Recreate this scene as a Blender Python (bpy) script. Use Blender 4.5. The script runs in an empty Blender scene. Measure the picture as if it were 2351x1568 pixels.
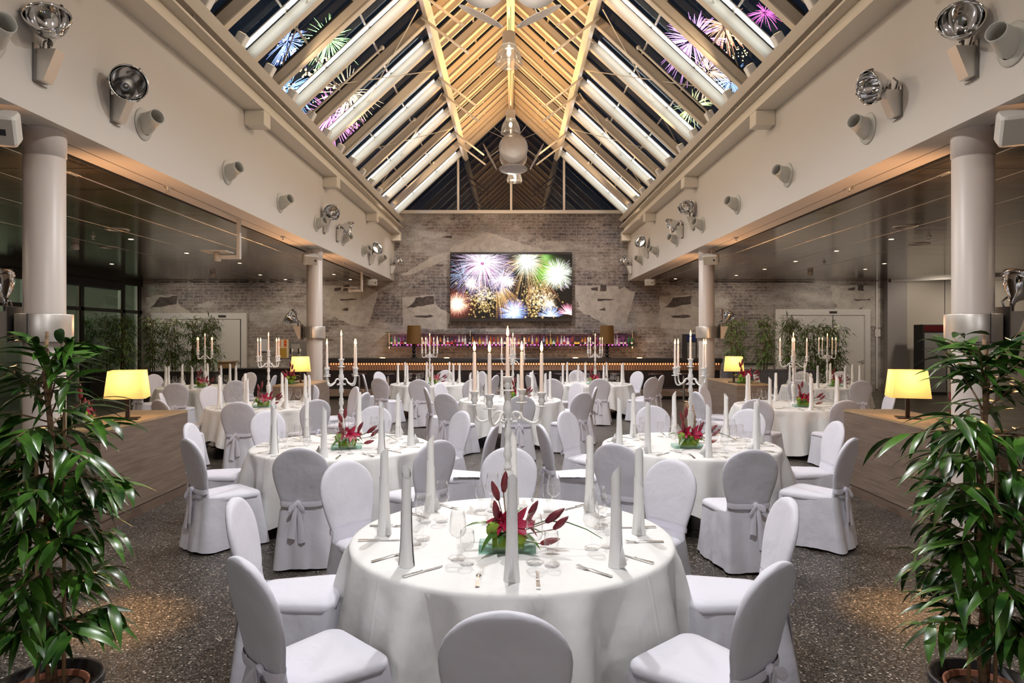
import bpy, math, random
import numpy as np
from mathutils import Vector, Matrix
PI = math.pi
S = bpy.context.scene
COL = S.collection
rnd = random.Random(7)

# ---------------------------------------------------------------- camera, world, exposure
F = 1560.0; CX = 0.03; H = 1.88; VX = 1175.0; VY = 771.0
cam = bpy.data.cameras.new('camera'); camo = bpy.data.objects.new('camera', cam); COL.objects.link(camo)
cam.sensor_width = 36; cam.lens = F/2351*36; cam.shift_y = -13/2351; cam.shift_x = 0.0
cam.clip_start = 0.05; cam.clip_end = 300
camo.location = (CX, 0, H); camo.rotation_euler = (PI/2, 0, 0)
S.camera = camo
S.view_settings.view_transform = 'Standard'; S.view_settings.look = 'None'
S.view_settings.gamma = 1; S.view_settings.exposure = 0.15; S.view_settings.use_curve_mapping = False
W = bpy.data.worlds.new('night_sky'); S.world = W; W.use_nodes = True
W.node_tree.nodes['Background'].inputs[0].default_value = (0.012, 0.018, 0.03, 1)
W.node_tree.nodes['Background'].inputs[1].default_value = 0.6
cy = S.cycles
cy.use_denoising = True; cy.max_bounces = 6; cy.diffuse_bounces = 3; cy.glossy_bounces = 3
cy.transmission_bounces = 4; cy.transparent_max_bounces = 14; cy.sample_clamp_indirect = 4
cy.caustics_reflective = False; cy.caustics_refractive = False; cy.blur_glossy = 0.5
cy.use_adaptive_sampling = True; cy.adaptive_threshold = 0.03; cy.use_light_tree = True

def look(o, target):
    d = Vector(target) - Vector(o.location)
    o.rotation_euler = d.to_track_quat('-Z', 'Y').to_euler()
def lamp(kind, loc, power, color, size=0.1, target=None, spot=None, blend=0.5):
    l = bpy.data.lights.new(kind.lower()+'_light', kind); l.energy = power; l.color = color
    if kind == 'AREA': l.size = size
    else: l.shadow_soft_size = size
    if spot: l.spot_size = math.radians(spot); l.spot_blend = blend
    o = bpy.data.objects.new(kind.lower()+'_light', l); COL.objects.link(o); o.location = loc
    if target: look(o, target)
    return o
COOL = (0.97, 0.97, 1.0); WARM = (1.0, 0.62, 0.28); WARM2 = (1.0, 0.78, 0.55); BLUE = (0.75, 0.88, 1.0)
PEND_Y = [2.3, 6.6, 10.9, 15.1, 19.3]
for y in PEND_Y:                                     # the high-bay pendants along the ridge
    lamp('SPOT', (0, y, 6.14), 620, COOL, 0.05, (0, y, 0), 150, 0.8)
for y in (6.6, 10.9, 15.1, 19.3):                    # their light through the ribbed glass up to the ridge
    lamp('SPOT', (0, y, 7.0), 330, (1.0, 0.52, 0.16), 0.12, (0, y+0.01, 12), 165, 0.5)
for y in (4.4, 8.7, 13.0, 18.9):                     # added fill points between the pendants, brightening the fascias
    lamp('POINT', (0, y, 6.1), 80, (1.0, 0.88, 0.72), 0.2)
for k in range(5):                                   # warm sill spotlights aimed at the opposite rafters and ridge
    y = 7.5 + 3.3*k
    for s in (-1, 1):
        lamp('SPOT', (s*3.5, y, 5.95), 200, (1.0, 0.72, 0.45), 0.06, (-s*1.9, y+0.8, 8.0), 95, 0.8)
for s, xs in ((-1, (-6.4, -9.6)), (1, (6.4, 9.6, 13.6))):   # aisle ceiling downlights
    for x in xs:
        for y in (5.5, 10.5, 15.5, 19.5):
            lamp('SPOT', (x, y, 3.62), 95, WARM2, 0.08, (x, y, 0), 150, 0.9)
for x in (-10.5, -7.3, 7.3, 10.5, 13.5, 16):         # mural wall washers on the aisle ceilings
    lamp('SPOT', (x, 20.6, 3.6), 105, (1.0, 0.86, 0.72), 0.1, (x, 22.9, 1.9), 110, 0.8)
for x in (-2.9, 0, 2.9):                             # mural wash in the nave, from the gable foot
    lamp('SPOT', (x, 20.3, 5.8), 110, (1.0, 0.90, 0.82), 0.15, (x, 22.9, 3.4), 90, 0.8)
# floodlights on the columns throwing warm pools on the terrazzo and up to the fascia
lamp('SPOT', (-3.85, 5.6, 4.3), 1500, (1.0, 0.55, 0.2), 0.05, (-2.55, 4.5, 0), 13, 0.9)
lamp('SPOT', (3.85, 5.6, 4.3), 1500, (1.0, 0.55, 0.2), 0.05, (2.73, 4.65, 0), 13, 0.9)
for s in (-1, 1):
    for yy in (6.15, 14.56):                         # floodlights on the column bands, aimed up at the soffit
        lamp('SPOT', (s*4.55, yy-0.25, 2.35), 170, (1.0, 0.50, 0.22), 0.1, (s*4.3, yy-3.5, 3.73), 120, 0.9)
        lamp('SPOT', (s*4.55, yy+0.25, 2.35), 170, (1.0, 0.50, 0.22), 0.1, (s*4.3, yy+3.5, 3.73), 120, 0.9)
for x, y in ((-3, -1.5), (3, -1.5)):                 # added fill lights behind the camera, lifting the chair backs
    lamp('POINT', (x, y, 3.4), 100, (0.95, 0.95, 1.0), 0.35)

# ---------------------------------------------------------------- materials
MATS = {}
def mat(name, color=(0.8, 0.8, 0.8), rough=0.5, metal=0.0, emit=None, estr=0.0, spec=0.5, sheen=0, sub=0, trans=0, ior=1.45, coat=0):
    if name in MATS: return MATS[name]
    m = bpy.data.materials.new(name); m.use_nodes = True; MATS[name] = m
    b = m.node_tree.nodes['Principled BSDF']
    b.inputs['Base Color'].default_value = (*color, 1); b.inputs['Roughness'].default_value = rough
    b.inputs['Metallic'].default_value = metal; b.inputs['Specular IOR Level'].default_value = spec
    b.inputs['IOR'].default_value = ior
    if sheen: b.inputs['Sheen Weight'].default_value = sheen
    if coat: b.inputs['Coat Weight'].default_value = coat
    if trans: b.inputs['Transmission Weight'].default_value = trans
    if sub: b.inputs['Subsurface Weight'].default_value = sub
    if emit: b.inputs['Emission Color'].default_value = (*emit, 1); b.inputs['Emission Strength'].default_value = estr
    return m
def N(m, typ, **kw):
    n = m.node_tree.nodes.new(typ)
    for k, v in kw.items(): setattr(n, k, v)
    return n
def L(m, a, b): m.node_tree.links.new(a, b)
def bs(m): return m.node_tree.nodes['Principled BSDF']
def noise(m, scale, detail=3, rough=0.5, vec=None, stretch=None):
    n = N(m, 'ShaderNodeTexNoise'); n.inputs['Scale'].default_value = scale
    n.inputs['Detail'].default_value = detail; n.inputs['Roughness'].default_value = rough
    if vec is None:
        tc = N(m, 'ShaderNodeTexCoord'); vec = tc.outputs['Object']
    if stretch:
        mp = N(m, 'ShaderNodeMapping'); mp.inputs['Scale'].default_value = stretch; L(m, vec, mp.inputs[0]); vec = mp.outputs[0]
    L(m, vec, n.inputs['Vector']); return n.outputs['Fac']
def bump(m, fac, strength=0.2, dist=0.01, normal=None):
    b = N(m, 'ShaderNodeBump'); b.inputs['Strength'].default_value = strength; b.inputs['Distance'].default_value = dist
    L(m, fac, b.inputs['Height'])
    if normal: L(m, normal, b.inputs['Normal'])
    return b.outputs[0]
def ramp(m, fac, stops, interp='LINEAR'):
    r = N(m, 'ShaderNodeValToRGB'); r.color_ramp.interpolation = interp
    e = r.color_ramp.elements
    while len(e) < len(stops): e.new(0.5)
    for i, (p, c) in enumerate(stops):
        e[i].position = p; e[i].color = (*c, 1) if len(c) == 3 else c
    L(m, fac, r.inputs[0]); return r.outputs[0]
def mixc(m, fac, a, b, mode='MIX'):
    n = N(m, 'ShaderNodeMix', data_type='RGBA', blend_type=mode)
    for sock, v in ((n.inputs[0], fac), (n.inputs[6], a), (n.inputs[7], b)):
        if hasattr(v, 'is_output') or isinstance(v, bpy.types.NodeSocket): L(m, v, sock)
        elif isinstance(v, (int, float)): sock.default_value = v
        else: sock.default_value = (*v, 1)
    return n.outputs[2]
def math_(m, op, a, b=None, c=None):
    n = N(m, 'ShaderNodeMath', operation=op)
    for i, v in enumerate((a, b, c)):
        if v is None: continue
        if isinstance(v, bpy.types.NodeSocket): L(m, v, n.inputs[i])
        else: n.inputs[i].default_value = v
    return n.outputs[0]

# fabrics
def fabric(name, col, rough=0.75, creases=False):
    m = mat(name, col, rough, spec=0.3)
    f1 = noise(m, 4.5, 3, 0.5); f2 = noise(m, 13, 3, 0.55, stretch=(1, 1, 0.3)); f3 = noise(m, 2.6, 1, 0.4, stretch=(1.6, 1.6, 0.5))
    s = math_(m, 'ADD', math_(m, 'ADD', f1, math_(m, 'MULTIPLY', f3, 1.2)), math_(m, 'MULTIPLY', f2, 0.18))
    if creases:
        tc = N(m, 'ShaderNodeTexCoord'); sx = N(m, 'ShaderNodeSeparateXYZ'); L(m, tc.outputs['Object'], sx.inputs[0])
        for ax in (0, 1):
            for off in (0.0, 0.55, -0.55):
                d = math_(m, 'ABSOLUTE', math_(m, 'SUBTRACT', sx.outputs[ax], off))
                k = math_(m, 'MULTIPLY', math_(m, 'MAXIMUM', math_(m, 'SUBTRACT', 0.012, d), 0.0), 12.0)
                s = math_(m, 'ADD', s, k)
    L(m, bump(m, s, 0.5, 0.03), bs(m).inputs['Normal'])
    return m
CHAIRC = fabric('white_chair_cover', (0.67, 0.67, 0.735))
SASHC = fabric('white_sash_satin', (0.72, 0.71, 0.80), 0.45)
CLOTH = fabric('white_table_linen', (0.75, 0.75, 0.735), creases=True)
NAPK = mat('white_napkin_paper', (0.90, 0.90, 0.89), 0.8, spec=0.2, sub=0.25)
bs(NAPK).inputs['Subsurface Radius'].default_value = (0.03, 0.03, 0.03)
DARKLEG = mat('black_leg_metal', (0.02, 0.02, 0.02), 0.5)
WHITEMET = mat('white_lacquer', (0.80, 0.79, 0.77), 0.28, coat=0.3)
WAX = mat('ivory_wax', (0.83, 0.74, 0.66), 0.5, emit=(1.0, 0.55, 0.35), estr=0.12)
FLAME = mat('candle_flame', (1, 0.7, 0.3), 0.5, emit=(1.0, 0.52, 0.15), estr=12)
WICK = mat('wick', (0.03, 0.02, 0.02), 0.9)
SILVER = mat('cutlery_silver', (0.75, 0.73, 0.70), 0.18, 1.0)
CHROME = mat('chrome', (0.72, 0.72, 0.72), 0.07, 1.0)
STEEL = mat('brushed_steel', (0.74, 0.71, 0.66), 0.38, 0.85)
L(STEEL, bump(STEEL, noise(STEEL, 3, 2, 0.5, stretch=(1, 1, 60)), 0.15, 0.004), bs(STEEL).inputs['Normal'])
DARKSTEEL = mat('dark_bracket_steel', (0.22, 0.21, 0.20), 0.35, 0.9)
OFFWHITE = mat('grey_white_paint', (0.50, 0.49, 0.44), 0.45)
BLACK = mat('black_lacquer', (0.012, 0.011, 0.012), 0.2)
BLACKM = mat('black_matt', (0.02, 0.02, 0.022), 0.6)
SPEAKW = mat('speaker_white', (0.55, 0.53, 0.49), 0.5)
SPEAKG = mat('speaker_grille', (0.40, 0.37, 0.32), 0.7)
def glassmat(name, tint=(0.97, 0.98, 0.98), rough=0.02, ior=1.5, base=0.03):
    m = bpy.data.materials.new(name); m.use_nodes = True; MATS[name] = m
    nt = m.node_tree; nt.nodes.remove(nt.nodes['Principled BSDF'])
    out = nt.nodes['Material Output']
    t = N(m, 'ShaderNodeBsdfTransparent'); t.inputs[0].default_value = (*tint, 1)
    g = N(m, 'ShaderNodeBsdfGlossy'); g.inputs['Roughness'].default_value = rough; g.inputs[0].default_value = (1, 1, 1, 1)
    fr = N(m, 'ShaderNodeLayerWeight'); fr.inputs[0].default_value = 0.5
    fac = math_(m, 'MINIMUM', math_(m, 'ADD', math_(m, 'MULTIPLY', math_(m, 'POWER', fr.outputs['Facing'], 4.0), (ior-1.0)*1.2), base), 1.0)
    mx = N(m, 'ShaderNodeMixShader'); L(m, fac, mx.inputs[0]); L(m, t.outputs[0], mx.inputs[1]); L(m, g.outputs[0], mx.inputs[2])
    L(m, mx.outputs[0], out.inputs[0]); return m
GLASS = glassmat('drinking_glass', (0.985, 0.985, 0.985), 0.02, 1.8, 0.03)
PANE = glassmat('roof_glass', (0.80, 0.86, 0.88), 0.01, 1.5, 0.0)
DGLASS = glassmat('dark_gable_glass', (0.35, 0.38, 0.42), 0.015, 1.7, 0.07)
TRAYG = glassmat('green_edge_glass', (0.78, 0.90, 0.86), 0.02, 1.5, 0.06)
RIBG = bpy.data.materials.new('ribbed_lamp_glass'); RIBG.use_nodes = True
_o = RIBG.node_tree.nodes['Material Output']; _t = N(RIBG, 'ShaderNodeBsdfTransparent'); _d = N(RIBG, 'ShaderNodeBsdfTranslucent'); _d.inputs[0].default_value = (0.42, 0.38, 0.34, 1)
_g = N(RIBG, 'ShaderNodeBsdfGlossy'); _g.inputs['Roughness'].default_value = 0.25; _x = N(RIBG, 'ShaderNodeMixShader'); _x.inputs[0].default_value = 0.45
L(RIBG, _t.outputs[0], _x.inputs[1]); L(RIBG, _d.outputs[0], _x.inputs[2]); _y = N(RIBG, 'ShaderNodeMixShader'); _y.inputs[0].default_value = 0.15
L(RIBG, _x.outputs[0], _y.inputs[1]); L(RIBG, _g.outputs[0], _y.inputs[2]); L(RIBG, _y.outputs[0], _o.inputs[0])

WALLW = mat('wall_white_plaster', (0.60, 0.56, 0.51), 0.7, spec=0.3)
L(WALLW, bump(WALLW, noise(WALLW, 2.0, 5, 0.6), 0.08, 0.02), bs(WALLW).inputs['Normal'])
CREAM = mat('cream_steel_paint', (0.66, 0.60, 0.50), 0.4)
RAFT = mat('rafter_cream_paint', (0.66, 0.58, 0.47), 0.38)
COLM = mat('column_grey_white', (0.56, 0.50, 0.455), 0.38)
DOORW = mat('door_white', (0.56, 0.55, 0.53), 0.45)
TUBE = mat('fluorescent_tube', (1, 1, 1), 0.5, emit=(0.75, 0.90, 1.0), estr=6)
WHTAPE = mat('white_frame', (0.62, 0.60, 0.56), 0.5)

# terrazzo floor
TERR = mat('terrazzo_floor', (0.1, 0.1, 0.1), 0.33, spec=0.35)
tc = N(TERR, 'ShaderNodeTexCoord')
v = N(TERR, 'ShaderNodeTexVoronoi'); v.inputs['Scale'].default_value = 62; L(TERR, tc.outputs['Object'], v.inputs['Vector'])
v2 = N(TERR, 'ShaderNodeTexVoronoi'); v2.inputs['Scale'].default_value = 130; L(TERR, tc.outputs['Object'], v2.inputs['Vector'])
sp = N(TERR, 'ShaderNodeSeparateColor'); L(TERR, v.outputs['Color'], sp.inputs[0])
sp2 = N(TERR, 'ShaderNodeSeparateColor'); L(TERR, v2.outputs['Color'], sp2.inputs[0])
c1 = ramp(TERR, sp.outputs[0], [(0, (0.004, 0.0035, 0.003)), (0.3, (0.034, 0.027, 0.021)), (0.6, (0.08, 0.067, 0.053)), (0.82, (0.22, 0.185, 0.145)), (0.94, (0.50, 0.44, 0.37))], 'CONSTANT')
c2 = ramp(TERR, sp2.outputs[1], [(0, (0.032, 0.028, 0.024)), (0.5, (0.085, 0.075, 0.063)), (0.9, (0.25, 0.22, 0.19))], 'CONSTANT')
edge = math_(TERR, 'GREATER_THAN', v.outputs['Distance'], 0.42)
L(TERR, mixc(TERR, edge, c1, c2), bs(TERR).inputs['Base Color'])
L(TERR, math_(TERR, 'ADD', math_(TERR, 'MULTIPLY', noise(TERR, 1.2), 0.2), 0.24), bs(TERR).inputs['Roughness'])

# mural wallpaper of brick and plaster
MUR = mat('brick_mural_print', (0.3, 0.3, 0.3), 0.75, spec=0.25)
tc = N(MUR, 'ShaderNodeTexCoord'); mp = N(MUR, 'ShaderNodeMapping'); mp.inputs['Rotation'].default_value = (-PI/2, 0, 0)
L(MUR, tc.outputs['Object'], mp.inputs[0]); P = mp.outputs[0]
bt = N(MUR, 'ShaderNodeTexBrick'); L(MUR, P, bt.inputs[0]); bt.inputs['Scale'].default_value = 1
bt.inputs['Brick Width'].default_value = 0.34; bt.inputs['Row Height'].default_value = 0.105; bt.inputs['Mortar Size'].default_value = 0.008
bt.inputs['Mortar Smooth'].default_value = 0.3; bt.inputs['Bias'].default_value = 0.1
bt.inputs['Color1'].default_value = (0.085, 0.08, 0.082, 1); bt.inputs['Color2'].default_value = (0.21, 0.18, 0.17, 1); bt.inputs['Mortar'].default_value = (0.37, 0.34, 0.31, 1)
fine = noise(MUR, 9, 6, 0.75, P)
grain = noise(MUR, 22, 4, 0.8, P, (1, 2.2, 1))
big = noise(MUR, 0.42, 4, 0.6, P, (1, 1.7, 1)); mid = noise(MUR, 1.5, 5, 0.72, P, (0.7, 1.8, 1))
plaster = ramp(MUR, mid, [(0.3, (0.20, 0.185, 0.175)), (0.5, (0.34, 0.32, 0.30)), (0.7, (0.48, 0.455, 0.425))])
msum = math_(MUR, 'ADD', math_(MUR, 'MULTIPLY', big, 1.2), math_(MUR, 'ADD', math_(MUR, 'MULTIPLY', mid, 0.55), math_(MUR, 'MULTIPLY', fine, 0.35)))
mask = ramp(MUR, msum, [(0.0, (0, 0, 0)), (0.98, (0, 0, 0)), (1.0, (1, 1, 1))])
mk = N(MUR, 'ShaderNodeMapRange'); mk.inputs['From Min'].default_value = 0.97; mk.inputs['From Max'].default_value = 1.15; L(MUR, msum, mk.inputs[0])
worn = ramp(MUR, fine, [(0.45, (0, 0, 0)), (0.62, (1, 1, 1))])
brick = mixc(MUR, math_(MUR, 'MULTIPLY', worn, 0.7), bt.outputs['Color'], (0.36, 0.33, 0.31))
tone = ramp(MUR, big, [(0.35, (0.85, 0.87, 0.92)), (0.62, (1.2, 1.08, 0.98))])
brick = mixc(MUR, 1.0, brick, tone, 'MULTIPLY')
c = mixc(MUR, mk.outputs[0], brick, plaster)
g = ramp(MUR, grain, [(0.35, (0.66, 0.66, 0.66)), (0.65, (1.18, 1.18, 1.18))])
L(MUR, mixc(MUR, 1.0, c, g, 'MULTIPLY'), bs(MUR).inputs['Base Color'])
MURP = mat('mural_pale_print', (0.42, 0.39, 0.355), 0.75, spec=0.25)
nz = noise(MURP, 5, 6, 0.75); L(MURP, ramp(MURP, nz, [(0.3, (0.30, 0.275, 0.25)), (0.6, (0.46, 0.43, 0.39))]), bs(MURP).inputs['Base Color'])
MURD = mat('mural_dark_print', (0.09, 0.075, 0.07), 0.75, spec=0.25)
nz = noise(MURD, 7, 5, 0.7); L(MURD, ramp(MURD, nz, [(0.3, (0.04, 0.035, 0.035)), (0.7, (0.13, 0.11, 0.10))]), bs(MURD).inputs['Base Color'])

# glossy dark aisle ceiling
ACE = mat('glossy_dark_ceiling', (0.10, 0.085, 0.07), 0.16, 0.55, spec=1.0, ior=2.0)
tc = N(ACE, 'ShaderNodeTexCoord'); sx = N(ACE, 'ShaderNodeSeparateXYZ'); L(ACE, tc.outputs['Object'], sx.inputs[0])
st = noise(ACE, 2.2, 4, 0.6, stretch=(0.12, 1.6, 1))
base = ramp(ACE, st, [(0.3, (0.15, 0.125, 0.10)), (0.7, (0.27, 0.225, 0.18))])
fr = math_(ACE, 'FRACT', math_(ACE, 'DIVIDE', math_(ACE, 'ADD', sx.outputs[1], 100.0), 1.075))
line = math_(ACE, 'LESS_THAN', fr, 0.018)
fx = math_(ACE, 'FRACT', math_(ACE, 'DIVIDE', math_(ACE, 'ADD', sx.outputs[0], 100.0), 2.9))
line2 = math_(ACE, 'LESS_THAN', fx, 0.005)
ln = math_(ACE, 'MAXIMUM', line, line2)
L(ACE, mixc(ACE, ln, base, (0.004, 0.004, 0.004)), bs(ACE).inputs['Base Color'])
L(ACE, bump(ACE, noise(ACE, 1.6, 2, 0.5, stretch=(0.5, 1.5, 1)), 0.25, 0.01), bs(ACE).inputs['Normal'])
L(ACE, math_(ACE, 'ADD', 0.08, math_(ACE, 'MULTIPLY', st, 0.12)), bs(ACE).inputs['Roughness'])
def woodmat(name, a, b, stretch, rough=0.4):
    m = mat(name, a, rough)
    f = noise(m, 4, 5, 0.6, stretch=stretch)
    L(m, ramp(m, f, [(0.3, a), (0.7, b)]), bs(m).inputs['Base Color']); return m
OAK = woodmat('limed_oak_veneer', (0.13, 0.09, 0.065), (0.22, 0.165, 0.125), (0.6, 0.6, 9))
OAKT = woodmat('oak_top_veneer', (0.34, 0.22, 0.12), (0.46, 0.31, 0.17), (9, 0.6, 1), 0.3)
BARK = woodmat('ficus_bark', (0.10, 0.055, 0.03), (0.30, 0.19, 0.10), (3, 3, 9), 0.8)
def leafmat(name, a, b, rough=0.3):
    m = mat(name, a, rough, spec=0.6)
    f = noise(m, 7, 2, 0.5); L(m, ramp(m, f, [(0.38, a), (0.62, b)]), bs(m).inputs['Base Color'])
    bs(m).inputs['Subsurface Weight'].default_value = 0.0
    return m
LEAF = leafmat('glossy_ficus_leaf', (0.012, 0.045, 0.008), (0.065, 0.17, 0.02), 0.28)
BAMB = leafmat('bamboo_leaf', (0.06, 0.13, 0.03), (0.17, 0.27, 0.08), 0.5)
GREEN = leafmat('arrangement_leaf', (0.04, 0.11, 0.02), (0.07, 0.17, 0.03))
MOSS = leafmat('moss_ball', (0.14, 0.24, 0.02), (0.32, 0.42, 0.05), 0.9)
LILY = leafmat('red_lily_petal', (0.32, 0.005, 0.035), (0.50, 0.015, 0.08), 0.45)
BUD = leafmat('lily_bud', (0.13, 0.012, 0.025), (0.22, 0.03, 0.035), 0.4)
SOIL = mat('potting_soil', (0.05, 0.03, 0.02), 0.95)
TERRA = mat('terracotta', (0.35, 0.13, 0.07), 0.7)
BAMST = mat('bamboo_stem', (0.20, 0.14, 0.07), 0.6)
LSHADE = mat('lit_linen_shade', (0.60, 0.42, 0.18), 0.8, emit=(1.0, 0.50, 0.12), estr=0.38)
_t = N(LSHADE, 'ShaderNodeBsdfTranslucent'); _t.inputs[0].default_value = (0.95, 0.72, 0.36, 1); _a = N(LSHADE, 'ShaderNodeMixShader'); _a.inputs[0].default_value = 0.42
L(LSHADE, bs(LSHADE).outputs[0], _a.inputs[1]); L(LSHADE, _t.outputs[0], _a.inputs[2]); L(LSHADE, _a.outputs[0], LSHADE.node_tree.nodes['Material Output'].inputs[0])
BRSH = mat('brown_lamp_shade', (0.10, 0.05, 0.012), 0.8, emit=(1.0, 0.45, 0.08), estr=0.02)
BULB = mat('lit_bulb', (1, 1, 1), 0.5, emit=(1.0, 0.85, 0.6), estr=12)
DOWNL = mat('lit_downlight', (1, 1, 1), 0.5, emit=(1.0, 0.72, 0.42), estr=14)
AMBER = mat('amber_bar_strip', (1, 0.5, 0.2), 0.5, emit=(1.0, 0.33, 0.12), estr=2.2)
MAG = mat('magenta_shelf_light', (1, 0.2, 0.8), 0.5, emit=(1.0, 0.12, 0.75), estr=2.4)

# ---------------------------------------------------------------- mesh builder
class MB:
    def __init__(s): s.v = []; s.f = []; s.sm = []
    def add(s, vs, fs, smooth=True, T=None):
        o = len(s.v)
        if T is not None: vs = [T @ Vector(p) for p in vs]
        s.v += [tuple(p) for p in vs]
        s.f += [tuple(i+o for i in f) for f in fs]; s.sm += [smooth]*len(fs)
        return s
    def box(s, x0, x1, y0, y1, z0, z1, T=None, b=0.0):
        if b <= 0:
            vs = [(x, y, z) for z in (z0, z1) for y in (y0, y1) for x in (x0, x1)]
            fs = [(0, 2, 3, 1), (4, 5, 7, 6), (0, 1, 5, 4), (2, 6, 7, 3), (0, 4, 6, 2), (1, 3, 7, 5)]
            return s.add(vs, fs, False, T)
        # bevelled: stacked rounded-rect sections along z
        def sec(i, z):
            pts = []
            for (cx_, cy_, a0) in ((x1-b, y1-b, 0), (x0+b, y1-b, 90), (x0+b, y0+b, 180), (x1-b, y0+b, 270)):
                for k in range(4):
                    a = math.radians(a0+30*k); pts.append((cx_+(b-i)*math.cos(a), cy_+(b-i)*math.sin(a), z))
            return pts
        c = b*0.3
        return s.loft([sec(b, z0) if 0 else sec(c, z0), sec(0, z0+b*0.6), sec(0, z1-b*0.6), sec(c, z1)], True, True, T, smooth=False)
    def loft(s, secs, cap0=True, cap1=True, T=None, smooth=True, closed=True):
        n = len(secs[0]); vs = [p for q in secs for p in q]; fs = []
        for i in range(len(secs)-1):
            for j in range(n if closed else n-1):
                a = i*n+j; b_ = i*n+(j+1) % n; fs.append((a, b_, b_+n, a+n))
        if cap0: fs.append(tuple(reversed(range(n))))
        if cap1: fs.append(tuple(range((len(secs)-1)*n, len(secs)*n)))
        return s.add(vs, fs, smooth, T)
    def lathe(s, prof, n=24, T=None, smooth=True, cap=False):
        secs = [[(r*math.cos(2*PI*k/n), r*math.sin(2*PI*k/n), z) for k in range(n)] for r, z in prof]
        return s.loft(secs, cap, cap, T, smooth)
    def tube(s, pts, r, n=8, T=None, cap=True):
        pts = [Vector(p) for p in pts]; secs = []; up = None
        for i, p in enumerate(pts):
            d = (pts[min(i+1, len(pts)-1)]-pts[max(i-1, 0)])
            if d.length < 1e-9: d = Vector((0, 0, 1))
            d.normalize()
            if up is None:
                up = d.orthogonal().normalized()
            else:
                up = (up-d*up.dot(d)); up = up.normalized() if up.length > 1e-6 else d.orthogonal().normalized()
            w = d.cross(up); rr = r[i] if isinstance(r, (list, tuple)) else r
            secs.append([p+(up*math.cos(2*PI*k/n)+w*math.sin(2*PI*k/n))*rr for k in range(n)])
        return s.loft(secs, cap, cap, T)
    def ball(s, c, r, n=12, m=8, T=None):
        rx, ry, rz = (r, r, r) if not isinstance(r, (tuple, list)) else r
        secs = []
        for i in range(m+1):
            a = -PI/2+PI*i/m; ca = max(math.cos(a), 0.01)
            secs.append([(c[0]+rx*ca*math.cos(2*PI*k/n), c[1]+ry*ca*math.sin(2*PI*k/n), c[2]+rz*math.sin(a)) for k in range(n)])
        return s.loft(secs, True, True, T)
    def quad(s, a, b, c, d): return s.add([a, b, c, d], [(0, 1, 2, 3)], False)
    def leaf(s, base, d, L_, w, droop=0.5, up=(0, 0, 1), n=5, fold=0.25, tip=1.0):
        """a pointed leaf starting at base along d, bending down; two halves folded at the midrib"""
        p = Vector(base); d = Vector(d).normalized(); vs = []; step = L_/n
        side = d.cross(Vector(up))
        side = side.normalized() if side.length > 1e-4 else Vector((1, 0, 0))
        for i in range(n+1):
            t = i/n
            ww = w*(math.sin(PI*min(1, t*0.97+0.03)**0.75))*0.5*(1 if t < 1 else 0)
            nn = side.cross(d).normalized()
            vs += [p-side*ww+nn*ww*fold, p.copy(), p+side*ww+nn*ww*fold]
            d = (d+Vector((0, 0, -1))*droop/n).normalized(); p = p+d*step
        fs = []
        for i in range(n):
            a = i*3; fs += [(a, a+1, a+4, a+3), (a+1, a+2, a+5, a+4)]
        return s.add(vs, fs, True)
    def build(s, name, material, parent=None, loc=None):
        me = bpy.data.meshes.new(name); me.from_pydata(s.v, [], s.f); me.materials.append(material)
        me.polygons.foreach_set('use_smooth', s.sm); me.update()
        o = bpy.data.objects.new(name, me); COL.objects.link(o)
        if parent is not None: o.parent = parent
        if loc is not None: o.location = loc
        return o
def empty(name, loc=(0, 0, 0), rz=0.0):
    o = bpy.data.objects.new(name, None); COL.objects.link(o); o.location = loc; o.rotation_euler = (0, 0, rz)
    o.empty_display_size = 0.1; return o
def tag(o, label=None, cat=None, group=None, kind=None):
    if label: o['label'] = label
    if cat: o['category'] = cat
    if group: o['group'] = group
    if kind: o['kind'] = kind
    return o
def struct(o): o['kind'] = 'structure'; return o
CH = {}
def reg_children():
    CH.clear()
    for o in bpy.data.objects:
        if o.parent: CH.setdefault(o.parent.name, []).append(o)
def copy_tree(o, kids, parent=None):
    c = o.copy(); COL.objects.link(c)
    if parent is not None:
        c.parent = parent
    for ch in kids.get(o.name, []): copy_tree(ch, kids, c)
    return c
def kids_of(o):
    d = {}
    def rec(x):
        d[x.name] = [c for c in bpy.data.objects if c.parent == x]
        for c in d[x.name]: rec(c)
    rec(o); return d
class Proto:
    """first use moves the prototype itself, later uses copy it with its parts"""
    def __init__(s, root): s.root = root; s.kids = kids_of(root); s.used = False
    def place(s, loc, rz=0.0, label=None, group=None, scale=None):
        if s.used: o = copy_tree(s.root, s.kids)
        else: o = s.root; s.used = True
        o.location = loc; o.rotation_euler = (0, 0, rz)
        if scale: o.scale = (scale,)*3
        if label: o['label'] = label
        if group: o['group'] = group
        return o
def Rz(a): return Matrix.Rotation(a, 4, 'Z')
def Rx(a): return Matrix.Rotation(a, 4, 'X')
def Ry(a): return Matrix.Rotation(a, 4, 'Y')
def Tr(x, y, z): return Matrix.Translation((x, y, z))
def px(x, d): return CX+(x-VX)*d/F
def pz(y, d): return H+(VY-y)*d/F
# ================================================================ the shell
D = 22.9; ZB = 3.73; XN = 3.94; XO = 4.48; ZE = 6.03; ZR = 9.70; SL = (ZR-ZE)/XN
XL = -12.47; XR = 17.5; YB = -4.0
struct(MB().box(XL-3.2, XR+0.3, YB-0.3, D+0.2, -0.1, 0).build('floor', TERR))
wb = struct(MB().box(XL, 12.55, D, D+0.25, 0, ZB+0.02).box(-XN-0.1, XN+0.1, D, D+0.25, ZB+0.02, ZE).build('wall_back', MUR))
struct(MB().box(XL-3.2, XR+0.3, YB-0.2, YB, 0, 10).build('wall_front', WALLW))
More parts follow.
